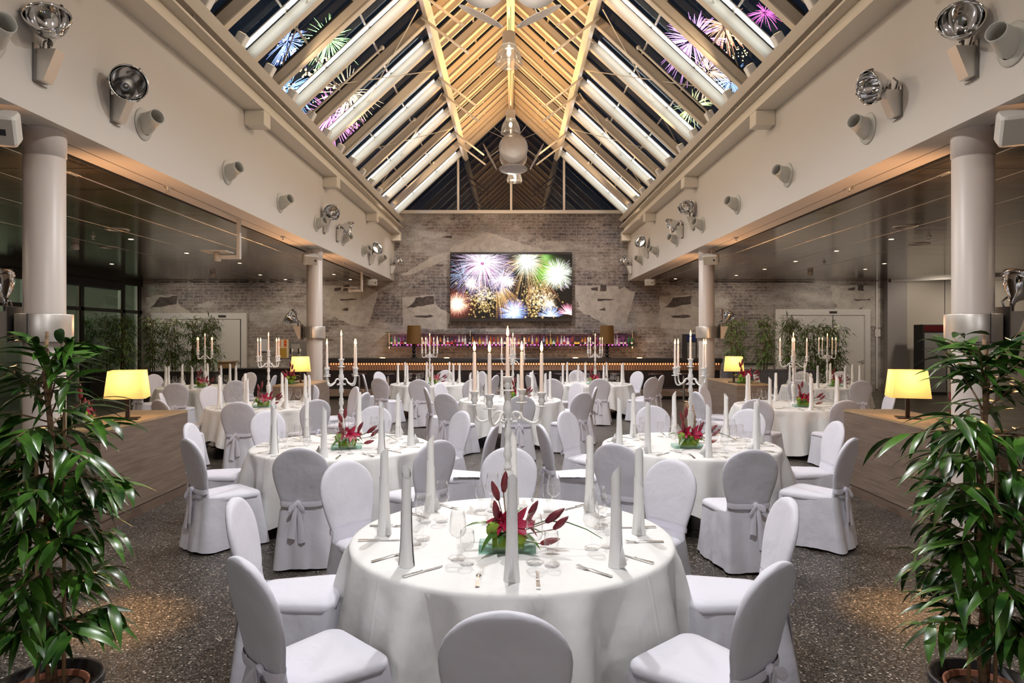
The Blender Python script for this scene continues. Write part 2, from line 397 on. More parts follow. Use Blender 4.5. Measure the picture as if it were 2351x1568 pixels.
# beams / fascias between nave and aisles
fl = struct(MB().box(-XO, -XN, YB, D, ZB, ZE).build('wall_left_fascia', WALLW))
fr_ = struct(MB().box(XN, XO, YB, D, ZB, ZE).build('wall_right_fascia', WALLW))
# aisle ceilings
struct(MB().box(XL-0.2, -XO, YB, D, ZB+0.0, ZB+0.1).build('ceiling', ACE))
struct(MB().box(XO, XR, YB, D, ZB+0.0, ZB+0.1).build('ceiling_right', ACE))
# shadow gap trims along soffit
struct(MB().box(-XO-0.03, -XO, YB, D, ZB-0.02, ZB).build('trim_1', BLACKM))
struct(MB().box(XO, XO+0.03, YB, D, ZB-0.02, ZB).build('trim_2', BLACKM))
struct(MB().box(XR, XR+0.2, YB, D, 0, ZB).build('wall_right', WALLW))
# right part of the back wall: grey return, cream partition panels
struct(MB().box(12.55, 13.2, D-0.25, D+0.2, 0, ZB).build('wall_pier', mat('grey_pier_paint', (0.28, 0.26, 0.25), 0.6)))
pp = struct(MB().box(13.2, XR, D-0.1, D+0.2, 0, ZB).build('wall_partition', mat('partition_cream', (0.47, 0.43, 0.37), 0.5)))
m = MB()
for k in range(1, 4): m.box(13.2+1.35*k-0.008, 13.2+1.35*k+0.008, D-0.108, D-0.1, 0, ZB)
m.build('panel_joint', BLACKM, pp)
# ceiling rail for the sliding partition
struct(MB().box(-0.05, 0.05, 0, 11.5, ZB-0.07, ZB, Tr(12.65, D-0.3, 0) @ Rz(math.radians(-134))).build('trim_3', WHTAPE))
# mural prints: pale and dark shapes of the wallpaper, repeating every 8.66 m
def mural(pts, off, z_off=0.0):
    def f(p): return (px(860+p[0]/3.673, D)+off, pz(480+p[1]/3.673, D)+z_off)
    return [f(p) for p in pts]
def jag(pts, r, amp=0.03):
    out = []
    for i in range(len(pts)):
        a = pts[i]; b = pts[(i+1) % len(pts)]; n = max(2, int(math.dist(a, b)/0.12))
        for k in range(n):
            t = k/n; out.append((a[0]+(b[0]-a[0])*t+r.uniform(-amp, amp), a[1]+(b[1]-a[1])*t+r.uniform(-amp, amp)))
    return out
pale = MB(); dark = MB(); r2 = random.Random(3)
PS = [([(215, 560), (480, 400), (640, 360), (640, 330), (950, 190), (1270, 300), (1440, 345), (1600, 300), (1600, 350), (1250, 420), (900, 400), (560, 440), (300, 560)], 1),
      ([(235, 740), (500, 720), (510, 800), (640, 900), (600, 1020), (235, 1000)], 1),
      ([(1680, 640), (2060, 650), (2050, 820), (1760, 860), (1690, 760)], 1), ([(1700, 840), (2100, 660), (2200, 700), (2110, 1000), (1960, 980)], 0.6)]
DS = [[(350, 745), (400, 745), (500, 728), (500, 800), (330, 828), (265, 836), (310, 800)], [(330, 905), (470, 890), (500, 905), (430, 918), (350, 915)],
      [(570, 230), (655, 225), (650, 250), (600, 245)], [(950, 270), (1180, 240), (1250, 320), (1060, 345), (960, 310)], [(1450, 240), (1580, 230), (1580, 330), (1400, 350), (1440, 290)],
      [(1825, 665), (1885, 660), (1880, 690), (1825, 688)], [(1905, 640), (1950, 640), (1955, 690), (1900, 690)], [(1875, 760), (2015, 757), (2010, 768), (1880, 772)],
      [(1890, 850), (1940, 830), (1945, 858)], [(640, 720), (760, 735), (700, 760)], [(230, 640), (500, 640), (560, 690), (300, 720), (235, 700)]]
DS = [DS[i] for i in (0, 1, 2, 5, 6, 7, 8)]
for off in (-8.66, 0, 8.66):
    for k, (poly, _) in enumerate(PS):
        q = [p for p in mural(poly, off)]
        if off != 0: q = [(x, min(z, ZB-0.03)) for x, z in q]
        q = jag(q, r2, 0.025)
        q = [(min(max(x, XL+0.05), 12.5), min(z, (ZB-0.02) if abs(off) > 0 else ZE-0.05)) for x, z in q]
        pale.add([(x, D-0.002-0.0006*k, z) for x, z in q], [tuple(range(len(q)))], False)
    for k, poly in enumerate(DS):
        q = jag(mural(poly, off), r2, 0.018)
        if off != 0 and min(z for x, z in q) > ZB-0.3: continue
        if max(x for x, z in q) > 12.4 or min(x for x, z in q) < XL+0.1: continue
        dark.add([(x, D-0.006-0.0003*k, min(z, ZB-0.02) if off else z) for x, z in q], [tuple(range(len(q)))], False)
pale.build('mural_pale_print', MURP, wb); dark.build('mural_dark_print', MURD, wb)

# left window wall -------------------------------------------------
PALEG = mat('pale_green_backdrop', (0.28, 0.275, 0.235), 0.7)
struct(MB().box(XL-3.2, XL-3.0, YB, D, 0, ZB).build('wall_left', PALEG))
struct(MB().box(XL-3.2, XL, D, D+0.2, 0, ZB).build('wall_annex', PALEG))
struct(MB().box(XL-3.2, XL-0.2, YB, D, ZB, ZB+0.1).build('ceiling_annex', PALEG))
lamp('POINT', (XL-1.5, 20, 3.2), 80, (0.95, 1.0, 0.85), 0.3); lamp('POINT', (XL-1.5, 15, 3.2), 80, (0.95, 1.0, 0.85), 0.3)
WGL = glassmat('window_wall_glass', (0.62, 0.68, 0.62), 0.01, 1.5, 0.03)
w1 = struct(MB().box(XL-0.01, XL, YB, D, 0, ZB-0.18).build('window_1', WGL))
DKF = mat('dark_window_frame', (0.025, 0.023, 0.02), 0.45)
for y in (22.75, 21.8, 19.7, 17.5, 15.3, 13.1, 10.9, 8.7):
    MB().box(XL-0.05, XL+0.05, y-0.075, y+0.075, 0, ZB-0.05).build('mullion', DKF, w1)
    MB().box(XL-0.05, XL+0.04, y-0.17, y-0.14, 0, ZB-0.05).build('mullion_strip', WHTAPE, w1)
MB().box(XL-0.05, XL+0.06, YB, D, ZB-0.2, ZB).build('head_frame', DKF, w1)
MB().box(XL-0.05, XL+0.05, YB, D, 2.62, 2.72).build('transom', DKF, w1)
bl = MB().box(XL+0.07, XL+0.27, 16.7, 21.4, ZB-0.42, ZB-0.16, b=0.05).build('blind_housing', BLACKM)
tag(bl, 'long black roller blind housing above the left window wall', 'blind')

# doors in the mural wall --------------------------------------------
def wall_door(n, x0, x1, zt, split, hand, sensor_x):
    w = x1-x0
    d = struct(MB().box(x0+0.18, x1-0.18, D-0.05, D-0.001, 0, zt-0.2).build('door_%d' % n, DOORW))
    MB().box(x0, x0+0.18, D-0.09, D-0.001, 0, zt).box(x1-0.18, x1, D-0.09, D-0.001, 0, zt).box(x0+0.18, x1-0.18, D-0.09, D-0.001, zt-0.2, zt).build('door_frame', DOORW, d)
    for s_ in split: MB().box(s_-0.012, s_+0.012, D-0.055, D-0.05, 0, zt-0.2).build('door_gap', BLACKM, d)
    MB().tube([(hand, D-0.05, 1.06), (hand, D-0.11, 1.06), (hand-0.14, D-0.11, 1.06)], 0.011).box(hand-0.03, hand+0.03, D-0.06, D-0.049, 0.93, 1.0).build('door_handle', STEEL, d)
    MB().box(sensor_x-0.12, sensor_x+0.12, D-0.14, D-0.09, zt-0.13, zt-0.07, b=0.015).build('door_sensor', BLACKM, d)
wall_door(1, px(349, D), px(568, D), pz(719, D), [px(553, D)-0.0], px(549, D), px(512, D))
wall_door(2, px(1778, D), px(1995, D), pz(710, D), [px(1910, D)], px(1978, D), px(1909, D))

# columns ------------------------------------------------------------
def column(x, y, n, side, band=True):
    c = struct(MB().lathe([(0.165, 0), (0.165, 3.48), (0.160, 3.485), (0.160, 3.495), (0.172, 3.50), (0.172, ZB)], 48).build('column', COLM, None, (x, y, 0)))
    return c
for s in (-1, 1):
    for k, y in enumerate((6.15, 14.56)):
        c = column(s*4.2, y, k, s)
        zc = 1.95 if k == 0 else 1.955
        b = MB().lathe([(0.19, zc-0.125), (0.222, zc-0.125), (0.224, zc-0.12), (0.224, zc+0.12), (0.222, zc+0.125), (0.19, zc+0.125)], 48).build('steel_band', STEEL, c)
        MB().box(-s*0.03 if 0 else 0.0, 0.006, -0.228, -0.222, zc-0.125, zc+0.125).build('band_joint', BLACKM, c)

# soffit joint line, sprinklers
for s in (-1, 1):
    struct(MB().box(s*4.25-0.004, s*4.25+0.004, YB, D, ZB-0.002, ZB).build('trim_%d' % (5 if s < 0 else 6), BLACKM))

# ================================================================ roof
def rp(s, x, off=0.0):
    """point on the roof slope; off = distance below the glass, along the normal"""
    n = Vector((SL, 1)).normalized()
    return (s*(x-n.x*off), ZR-SL*x-n.y*off)
roof = {}
Y0R = 1.0
for s, n in ((-1, 2), (1, 3)):
    a = rp(s, 0); b = rp(s, XN)
    w = MB(); w.quad((a[0], Y0R, a[1]), (b[0], Y0R, b[1]), (b[0], D, b[1]), (a[0], D, a[1]))
    roof[s] = struct(w.build('window_%d' % n, PANE))
RY = [9.95+1.05*k for k in range(-8, 13)]
RY = [y for y in RY if 1.2 < y < 22.8]
def slab(mb, s, xa, xb, y0, y1, o0, o1):
    a0 = rp(s, xa, o0); b0 = rp(s, xb, o0); a1 = rp(s, xa, o1); b1 = rp(s, xb, o1)
    vs = [(a0[0], y0, a0[1]), (b0[0], y0, b0[1]), (b0[0], y1, b0[1]), (a0[0], y1, a0[1]), (a1[0], y0, a1[1]), (b1[0], y0, b1[1]), (b1[0], y1, b1[1]), (a1[0], y1, a1[1])]
    return mb.add(vs, [(0, 1, 2, 3), (7, 6, 5, 4), (0, 4, 5, 1), (3, 2, 6, 7), (0, 3, 7, 4), (1, 5, 6, 2)], False)
for s in (-1, 1):
    for y in RY:
        m = MB(); slab(m, s, 0.1, XN+0.05, y, y+0.06, 0.01, 0.20); slab(m, s, 0.1, XN+0.05, y-0.03, y+0.09, 0.20, 0.222)
        m.build('rafter', RAFT, roof[s])
        m = MB(); slab(m, s, 0.1, 1.69, y+0.50, y+0.55, 0.01, 0.15); m.build('intermediate_rafter', RAFT, roof[s])
        m = MB(); slab(m, s, 0.1, XN, y-0.035, y, 0.005, 0.035); m.build('glazing_bar', BLACKM, roof[s])
    for x, w_, dp in ((1.74, 0.10, 0.20), (3.93, 0.12, 0.2)):
        m = MB(); slab(m, s, x-0.05, x+0.05, Y0R, D, 0.222, 0.38); m.build('purlin', CREAM, roof[s])
    # intermediate transoms of the panes
    m = MB()
    for x in (0.85, 2.55, 3.3): slab(m, s, x-0.012, x+0.012, Y0R, D, 0.0, 0.035)
    m.build('pane_joint', STEEL, roof[s])
MB().box(-0.09, 0.09, Y0R, D, ZR-0.50, ZR-0.05).build('ridge_beam', RAFT, roof[-1])
# strut pairs hanging inward from the purlins, with tie rods
for y in (7.4, 8.5, 11.5, 12.6, 15.5, 16.6, 19.7, 20.8):
    for s in (-1, 1):
        x0, z0 = s*1.64, ZR-SL*1.74-0.30
        MB().tube([(x0, y, z0), (s*0.78, y, z0-0.66)], 0.026, 10).build('strut', CREAM, roof[s])
for y in (9.4, 13.6, 17.8):
    for s in (-1, 1):
        p1 = Vector((s*1.66, y, ZR-SL*1.74-0.34)); p2 = Vector((s*3.7, y-1.6, ZE+0.2)); p3 = Vector((s*3.7, y+1.6, ZE+0.2))
        MB().tube([p1+Vector((0, -1.4, 0)), p3], 0.011, 6).tube([p1+Vector((0, 1.4, 0)), p2], 0.011, 6).tube([p1, Vector((s*0.3, y-0.9, ZR-1.1))], 0.009, 6).build('tie_rod', CREAM, roof[s])
# conduit tubes along the dark bays
for s in (-1, 1):
    for k, y in enumerate(RY):
        if k % 4 == 2:
            a = rp(s, 2.5, 0.16); b = rp(s, 3.85, 0.16)
            MB().tube([(a[0], y+0.62, a[1]), (b[0], y+0.62, b[1])], 0.022, 8).ball((a[0], y+0.62, a[1]), 0.045).build('conduit', CREAM, roof[s])
# fluorescent fittings on the near face of every second rafter
ntl = 0
for s in (-1, 1):
    for k, y in enumerate(RY):
        kk = round((y-9.95)/1.05)
        if kk % 2 or kk < 0: continue
        root = empty('strip_light', (0, 0, 0))
        for j, (xa, xb) in enumerate(((1.86, 2.5), (2.54, 3.26), (3.30, 3.86))):
            m = MB(); slab(m, s, xa, xb, y-0.15, y-0.11, 0.045, 0.07); m.build('tube', TUBE, root)
        m = MB(); slab(m, s, 1.84, 3.88, y-0.19, y-0.06, 0.03, 0.045); m.build('casing', WHTAPE, root)
        ntl += 1
        place = ['nearest', 'second', 'third', 'fourth', 'fifth', 'sixth', 'seventh', 'eighth', 'ninth', 'tenth', 'eleventh', 'twelfth'][kk//2]
        tag(root, 'bright strip light on the %s roof slope, %s one from the camera' % ('left' if s < 0 else 'right', place), 'strip light', 'strip lights along the roof bays')
# gable window
a = D-0.02
m = MB(); m.add([(-XN, a, ZE), (XN, a, ZE), (0, a, ZR)], [(0, 1, 2)], False)
gw = struct(m.build('window_4', DGLASS))
GF = mat('gable_frame_white', (0.66, 0.62, 0.55), 0.4)
for x in (-1.776, 0, 1.776): MB().box(x-0.035, x+0.035, a-0.1, a+0.02, ZE, ZR-SL*abs(x)-0.05).build('mullion', GF, gw)
MB().box(-XN, XN, a-0.14, a+0.05, ZE-0.05, ZE+0.06).build('sill', GF, gw)
for s in (-1, 1):
    m = MB(); slab(m, s, 0.05, XN, a-0.12, a, 0.0, 0.14); m.build('verge_frame', RAFT, gw)
# steel channel ledges on the fascias, with corbels
for s, nm in ((-1, 'trim_7'), (1, 'trim_8')):
    m = MB()
    m.box(min(s*3.64, s*XN), max(s*3.64, s*XN), YB, D-0.3, 5.23, 5.255)
    m.box(min(s*3.64, s*3.66), max(s*3.64, s*3.66), YB, D-0.3, 5.255, 5.30)
    m.box(min(s*3.74, s*3.80), max(s*3.74, s*3.80), YB, D-0.3, 5.255, 5.47)
    m.box(min(s*3.60, s*3.92), max(s*3.60, s*3.92), YB, D-0.3, 5.47, 5.50)
    tr = struct(m.build(nm, CREAM))
    for y in (1.8, 6.0, 10.2, 14.4, 18.6, 22.45):
        MB().box(min(s*3.64, s*XN), max(s*3.64, s*XN), y-0.13, y+0.13, 5.01, 5.228, b=0.012).build('corbel', CREAM, tr)
# eave sill boards
for s, nm in ((-1, 'trim_9'), (1, 'trim_10')):
    struct(MB().box(min(s*3.78, s*XN), max(s*3.78, s*XN), YB, D, ZE-0.22, ZE-0.19).build(nm, WALLW))

# ================================================================ small spotlights on the eaves
def make_sillspot():
    r = tag(empty('sill_spotlight'), 'x', 'spotlight', 'small white spotlights on the eaves')
    MB().box(-0.075, 0.075, -0.06, 0.06, -0.10, 0.10, Ry(0.5), 0.02).build('housing', WHITEMET, r)
    MB().tube([(0, 0, 0), (-0.02, 0.0, -0.14), (-0.13, 0.0, -0.14)], 0.013, 6).box(-0.15, -0.12, -0.05, 0.05, -0.22, -0.08).build('bracket', WHITEMET, r)
    MB().box(-0.05, 0.05, -0.045, 0.045, 0.1005, 0.104, Ry(0.5)).build('lens', BULBW, r)
    return r
BULBW = mat('warm_spot_lens', (1, 0.8, 0.5), 0.4, emit=(1.0, 0.7, 0.35), estr=3)
P_ = Proto(make_sillspot())
ORD = ['first', 'second', 'third', 'fourth', 'fifth', 'sixth', 'seventh', 'eighth', 'ninth', 'tenth', 'eleventh', 'twelfth', 'thirteenth', 'fourteenth', 'fifteenth']
for s in (-1, 1):
    for k in range(13):
        y = 8.35+1.09*k
        P_.place((s*3.74, y, 5.98), 0 if s < 0 else PI, 'small white spotlight on the %s eave, %s from the camera' % ('left' if s < 0 else 'right', ORD[k]))

# ================================================================ pendants
def make_pendant():
    r = tag(empty('pendant_lamp'), 'x', 'pendant lamp', 'high-bay pendant lamps along the ridge')
    MB().lathe([(0.01, 0.27), (0.10, 0.27), (0.105, 0.26), (0.105, 0.09), (0.12, 0.07), (0.12, 0.05)], 28, cap=True).build('gear_housing', STEEL, r)
    prof = [(0.10, 0.06), (0.13, 0.04), (0.165, -0.02), (0.195, -0.10), (0.212, -0.19), (0.215, -0.245), (0.205, -0.26)]
    n = 72; secs = [[(q*(1+0.018*math.cos(k*PI))*math.cos(2*PI*k/n), q*(1+0.018*math.cos(k*PI))*math.sin(2*PI*k/n), z) for k in range(n)] for q, z in prof]
    MB().loft(secs, False, False).build('glass_dome', RIBG, r)
    MB().ball((0, 0, -0.05), (0.035, 0.035, 0.06)).build('bulb', BULB, r)
    MB().tube([(0, 0, 0.27), (0, 0, 2.6)], 0.006, 5).build('cable', BLACKM, r)
    return r
PP = Proto(make_pendant())
for k, y in enumerate(PEND_Y[1:]):
    x = [0, -0.02, 0.0, 0.1][k]; z = [6.45, 6.47, 6.62, 6.5][k]
    PP.place((x, y, z), 0.3*k, 'ribbed glass pendant lamp hanging from the roof ridge, %s one from the camera' % ['nearest', 'second', 'third', 'farthest and smallest'][k])
# reflector disc mobiles
DISC = mat('satin_grey_disc', (0.42, 0.42, 0.44), 0.42, 0.25)
def disc(mb, c, nrm, r):
    q = Vector(nrm).normalized().to_track_quat('Z', 'Y').to_matrix().to_4x4()
    mb.lathe([(0.005, 0.02), (r*0.6, 0.008), (r, -0.006), (r, -0.012), (r*0.6, 0.0), (0.005, 0.012)], 48, Tr(*c) @ q)
def make_mobile(loc, label, front=True):
    r = tag(empty('reflector_mobile', loc), label, 'reflector lamp', 'disc reflector mobiles under the ridge')
    R_ = 0.36
    if front:
        specs = [((0, -0.42, 0.0), (0, -1, -0.1)), ((-0.60, -0.05, -0.12), (-0.9, 0.15, -0.45)), ((0.60, -0.05, -0.12), (0.9, 0.15, -0.45)), ((0, 0.05, -0.42), (0, -0.15, -1)), ((0, 0.5, 0.02), (0, 1, -0.2))]
    else:
        specs = [((-0.38, -0.3, 0.0), (-0.08, -0.85, -0.4)), ((0.38, -0.3, 0.0), (0.08, -0.85, -0.4)), ((-0.42, 0.0, -0.36), (0.455, -0.28, 0.98)), ((0.42, 0.0, -0.36), (-0.455, -0.28, 0.98))]
    for c, n in specs:
        m = MB(); disc(m, c, n, R_); m.build('disc', DISC, r)
        MB().tube([(0, 0, 0.12), (c[0]*0.5, c[1]*0.5, 0.1), c], 0.012, 6).build('arm', CREAM, r)
    MB().lathe([(0.02, 0.25), (0.06, 0.2), (0.08, 0.1), (0.08, 0.0), (0.05, -0.06), (0.01, -0.08)], 20).build('hub', WHITEMET, r)
    for a in range(4):
        MB().tube([(0, 0, 0.25), (1.3*math.cos(a*PI/2+0.6), 1.3*math.sin(a*PI/2+0.6), 0.9)], 0.005, 5).build('stay_wire', STEEL, r)
    MB().tube([(0, 0, 0.2), (0, 0, 2.0)], 0.008, 6).build('hanger', BLACKM, r)
    return r
make_mobile((px(1178, 17.2), 17.2, pz(340, 16.8)), 'grey disc reflector mobile hanging before the dark gable window')
make_mobile((px(1170, 10.0), 10.0, 1.88+791*10/1560), 'large grey reflector discs cut off at the top of the photo', False)

# ================================================================ fireworks in the night sky beyond the glass
def burst(c, R_, col, n, seed, label, gravity=0.25, dots=False):
    r = random.Random(seed)
    mt = mat('firework_glow_%d' % seed, col, 0.5, emit=col, estr=4.5)
    m = MB()
    for k in range(n):
        z = r.uniform(-1, 1); a = r.uniform(0, 2*PI); q = math.sqrt(1-z*z); d = Vector((q*math.cos(a), q*math.sin(a), z))
        L0 = r.uniform(0.08, 0.25)*R_; L1 = r.uniform(0.75, 1.0)*R_
        pts = []
        for i in range(5):
            t = L0+(L1-L0)*i/4; p = Vector(c)+d*t; p.z -= gravity*R_*(t/R_)**2; pts.append(p)
        if dots:
            m.ball(pts[4], R_*0.035, 6, 4); m.ball(pts[3], R_*0.02, 5, 3)
        else: m.tube(pts, [0.003*R_, 0.0065*R_, 0.007*R_, 0.006*R_, 0.002*R_], 4)
    tag(m.build('firework_burst', mt), label, 'firework', 'firework bursts in the night sky')
def sky(x, y, d): return (px(x, d), d, pz(y, d))
burst(sky(660, 95, 19), 0.75, (0.25, 0.35, 1.0), 90, 11, 'blue firework burst through the upper left roof glass')
burst(sky(672, 88, 19.4), 0.5, (1.0, 0.75, 0.35), 50, 12, 'golden sparks beside the blue burst, left roof', dots=True)
burst(sky(755, 92, 20), 0.95, (0.45, 0.9, 0.3), 80, 13, 'green firework burst through the left roof glass')
burst(sky(662, 205, 19), 0.95, (0.2, 0.4, 1.0), 110, 14, 'blue burst low on the left roof glass')
burst(sky(705, 165, 21), 1.0, (1.0, 0.6, 0.25), 70, 15, 'golden spark cloud above the low blue burst', dots=True)
burst(sky(760, 265, 21), 1.1, (0.95, 0.25, 0.7), 110, 16, 'pink burst low on the left roof glass')
burst(sky(800, 215, 22), 1.2, (1.0, 0.65, 0.35), 90, 17, 'orange burst above the pink one, left roof')
burst(sky(1665, 60, 19), 0.75, (1.0, 0.35, 0.2), 110, 21, 'orange red burst through the upper right roof glass')
burst(sky(1693, 95, 19.5), 0.5, (1.0, 0.8, 0.3), 50, 22, 'yellow sparks below the orange burst, right roof', dots=True)
burst(sky(1590, 95, 20), 1.1, (0.75, 0.3, 0.9), 130, 23, 'purple burst through the right roof glass')
burst(sky(1755, 30, 18), 0.5, (0.95, 0.15, 0.6), 50, 24, 'small magenta burst at the far upper right')
burst(sky(1680, 185, 19), 0.7, (0.25, 0.4, 1.0), 80, 25, 'blue burst low on the right roof glass')
burst(sky(1625, 165, 21), 0.9, (1.0, 0.55, 0.35), 80, 26, 'copper burst left of the low blue one, right roof')
burst(sky(1590, 245, 21), 0.7, (0.7, 0.9, 0.3), 70, 27, 'yellow green burst lowest on the right roof glass')
# ================================================================ wall fixtures on the fascias
def make_flood(tilt, yaw, lit=False, small=False):
    """local frame: wall is the plane x=0, fixture projects to +x; z up"""
    r = tag(empty('floodlight'), 'x', 'floodlight', 'chrome floodlights on wedge brackets')
    MB().box(0, 0.012, -0.085, 0.085, -0.17, 0.15).build('wall_plate', DARKSTEEL, r)
    m = MB(); vs = [(0.012, -0.06, 0.11), (0.012, 0.06, 0.11), (0.18, 0.06, 0.11), (0.18, -0.06, 0.11), (0.012, -0.06, -0.15), (0.012, 0.06, -0.15), (0.075, 0.06, -0.15), (0.075, -0.06, -0.15)]
    m.add(vs, [(0, 3, 2, 1), (4, 5, 6, 7), (0, 4, 7, 3), (2, 6, 5, 1), (3, 7, 6, 2), (1, 5, 4, 0)], False)
    m.build('ballast_box', STEEL, r)
    MB().box(0.075, 0.10, -0.012, 0.012, 0.11, 0.19).tube([(0.088, 0, 0.16), (0.10, 0, 0.205)], 0.022, 8).tube([(0.03, 0, 0.11), (0.02, 0.03, 0.2), (0.07, 0.03, 0.24)], 0.009, 6).build('yoke', DARKSTEEL, r)
    T = Tr(0.10, 0, 0.205) @ Rz(yaw) @ Ry(tilt) @ Matrix.Scale(0.93, 4)
    MB().lathe([(0.025, -0.02), (0.045, 0.02), (0.09, 0.06), (0.14, 0.12), (0.17, 0.18), (0.18, 0.215), (0.188, 0.215), (0.188, 0.25), (0.178, 0.25), (0.178, 0.215), (0.165, 0.175), (0.13, 0.115), (0.08, 0.06), (0.035, 0.03), (0.001, 0.025)], 40, T).build('reflector_bowl', CHROME, r)
    b = MB().ball((0, 0, 0.06), (0.03, 0.03, 0.05), T=T).build('bulb', BULB if lit else DARKSTEEL, r)
    if lit: MB().lathe([(0.001, 0.075), (0.04, 0.085), (0.075, 0.11), (0.04, 0.15), (0.001, 0.16)], 24, T).build('glowing_globe', BULB, r)
    for a in (0.5, 2.6, 4.7): MB().box(0.182, 0.196, -0.012, 0.012, 0.20, 0.262, T @ Rz(a)).build('clip', DARKSTEEL, r)
    return r
def fascia(x, y, s, dd=None):
    d = dd or XN*F/abs(x-(VX-s*0.0)); return d, pz(y, d)
FL = [(-1, 98, 148, (0.99, -1.13), 'chrome floodlight tilted up, nearest on the left fascia'),
      (-1, 270, 247, (1.67, -0.9), 'chrome floodlight facing the camera, second on the left fascia'),
      (-1, 746, 518, (1.35, -0.95), 'small chrome floodlight beside the far left air nozzle'),
      (-1, 776, 538, (1.9, 0.2), 'chrome floodlight turned towards the room, far left fascia'),
      (-1, 908, 618, (1.2, -0.35), 'small chrome floodlight at the end of the left fascia'),
      (1, 2240, 140, (1.25, 1.0), 'chrome floodlight with dark open bowl, nearest on the right fascia'),
      (1, 2068, 235, (1.87, 0.1), 'chrome floodlight turned sideways, second on the right fascia'),
      (1, 1596, 510, (1.15, 1.0), 'small chrome floodlight tilted up on the far right fascia'),
      (1, 1570, 530, (2.0, -0.1), 'chrome floodlight turned to the room, far right fascia'),
      (1, 1437, 618, (1.2, 0.35), 'small chrome floodlight at the end of the right fascia')]
for s, x, y, (tilt, yaw), lab in FL:
    d, z = fascia(x, y, s)
    if abs(x-1175) < 275: d = 22.2; z = pz(y, d)
    r = make_flood(tilt, yaw); r.location = (s*XN, d, z); r.rotation_euler = (0, 0, 0 if s < 0 else PI)
    r['label'] = lab
    if s > 0: pass
for s, x, y in ((-1, 850, 590), (1, 1490, 575)):
    d, z = fascia(x, y, s)
    r = make_flood(1.2, -0.7 if s < 0 else 0.7, True); r.location = (s*XN, d, z-0.05); r.rotation_euler = (0, 0, 0 if s < 0 else PI)
    r['label'] = 'glowing floodlight on the %s fascia near the video wall' % ('left' if s < 0 else 'right')
    lamp('SPOT', (s*(XN-0.45), d-0.3, z+0.3), 60, WARM2, 0.08, (s*1.0, d+1, 8.5), 100, 0.8)
def make_nozzle():
    r = tag(empty('air_nozzle'), 'x', 'air nozzle', 'white conical air nozzles on the fascias')
    T = Ry(PI/2)
    MB().lathe([(0.115, 0.0), (0.165, 0.0), (0.170, 0.008), (0.165, 0.016), (0.14, 0.018), (0.125, 0.03), (0.115, 0.03)], 32, T).build('flange', OFFWHITE, r)
    T2 = Tr(0.01, 0, 0) @ Rz(-0.5) @ Ry(PI/2-0.22)
    MB().lathe([(0.115, 0.0), (0.108, 0.05), (0.092, 0.11), (0.082, 0.18), (0.080, 0.24), (0.074, 0.24), (0.076, 0.18), (0.085, 0.11), (0.1, 0.05)], 32, T2).build('cone', OFFWHITE, r)
    return r
PN = Proto(make_nozzle())
for s in (-1, 1):
    for k in range(9):
        y = 5.15+2.16*k+(0.15 if s > 0 else 0)
        if k == 8: continue
        where = ['nearest, at the photo edge', 'beside the second floodlight', 'third', 'fourth', 'fifth, beside small floodlights', 'sixth', 'seventh', 'eighth and farthest'][k]
        o = PN.place((s*XN, y, 4.155), 0 if s < 0 else PI, 'white air nozzle on the %s fascia, %s' % ('left' if s < 0 else 'right', where))
        if s > 0: o.scale = (1, -1, 1)
# loudspeakers under the soffit
def speaker(loc, rz, tilt, w, d, h, lab):
    r = tag(empty('loudspeaker', loc, rz), lab, 'speaker', 'white loudspeakers under the beams')
    T = Rx(tilt)
    MB().box(-w/2, w/2, -d/2, d/2, -h/2, h/2, T, min(w, h)*0.18).build('cabinet', SPEAKW, r)
    MB().box(-w/2+0.02, w/2-0.02, -d/2-0.015, -d/2+0.001, -h/2+0.02, h/2-0.02, T).build('grille', SPEAKG, r)
    MB().box(w*0.22, w*0.34, -d/2-0.018, -d/2-0.015, -h*0.1, h*0.1, T).build('badge', BLACKM, r)
    MB().tube([(0, 0, 0), (0, 0.05, h/2+0.10)], 0.015, 6).build('bracket', SPEAKW, r)
    return r
speaker((-4.10, 5.35, 3.53), math.radians(25), 0.5, 0.42, 0.24, 0.24, 'white loudspeaker beside the near left column')
speaker((4.10, 5.35, 3.53), math.radians(-25), 0.5, 0.42, 0.24, 0.24, 'white loudspeaker beside the near right column')
speaker((-4.18, 14.15, 3.48), math.radians(30), 0.35, 0.30, 0.22, 0.20, 'white loudspeaker on top of the far left column')
speaker((4.18, 14.15, 3.48), math.radians(-30), 0.35, 0.30, 0.22, 0.20, 'white loudspeaker on top of the far right column')
speaker((-4.2, 20.5, 3.50), 0.4, 0.2, 0.30, 0.22, 0.18, 'small loudspeaker under the left beam near the bar')
speaker((4.2, 20.5, 3.50), -0.4, 0.2, 0.30, 0.22, 0.18, 'small loudspeaker under the right beam near the bar')
# sprinklers on the soffits and aisle ceilings
def make_sprinkler():
    r = tag(empty('sprinkler'), 'x', 'sprinkler', 'fire sprinklers')
    MB().lathe([(0.001, 0), (0.045, 0), (0.045, -0.008), (0.012, -0.012), (0.012, -0.05), (0.03, -0.055), (0.03, -0.06), (0.001, -0.06)], 14).build('head', STEEL, r)
    return r
PSP = Proto(make_sprinkler())
for x, d, lab in ((-4.25, 8.45, 'sprinkler under the left beam, nearest'), (-4.25, 12.7, 'sprinkler under the left beam, second'), (-4.25, 17.2, 'sprinkler under the left beam beyond the far column'),
                  (4.25, 8.5, 'sprinkler under the right beam, nearest'), (4.25, 12.8, 'sprinkler under the right beam, second'), (4.25, 17.2, 'sprinkler under the right beam beyond the far column'),
                  (px(213, 12.6), 12.6, 'sprinkler on the left aisle ceiling'), (px(1892, 17.0), 17.0, 'sprinkler on the right aisle ceiling, farther'), (px(2132, 12.6), 12.6, 'sprinkler on the right aisle ceiling, nearer')):
    PSP.place((x, d, ZB-0.002), 0, lab)
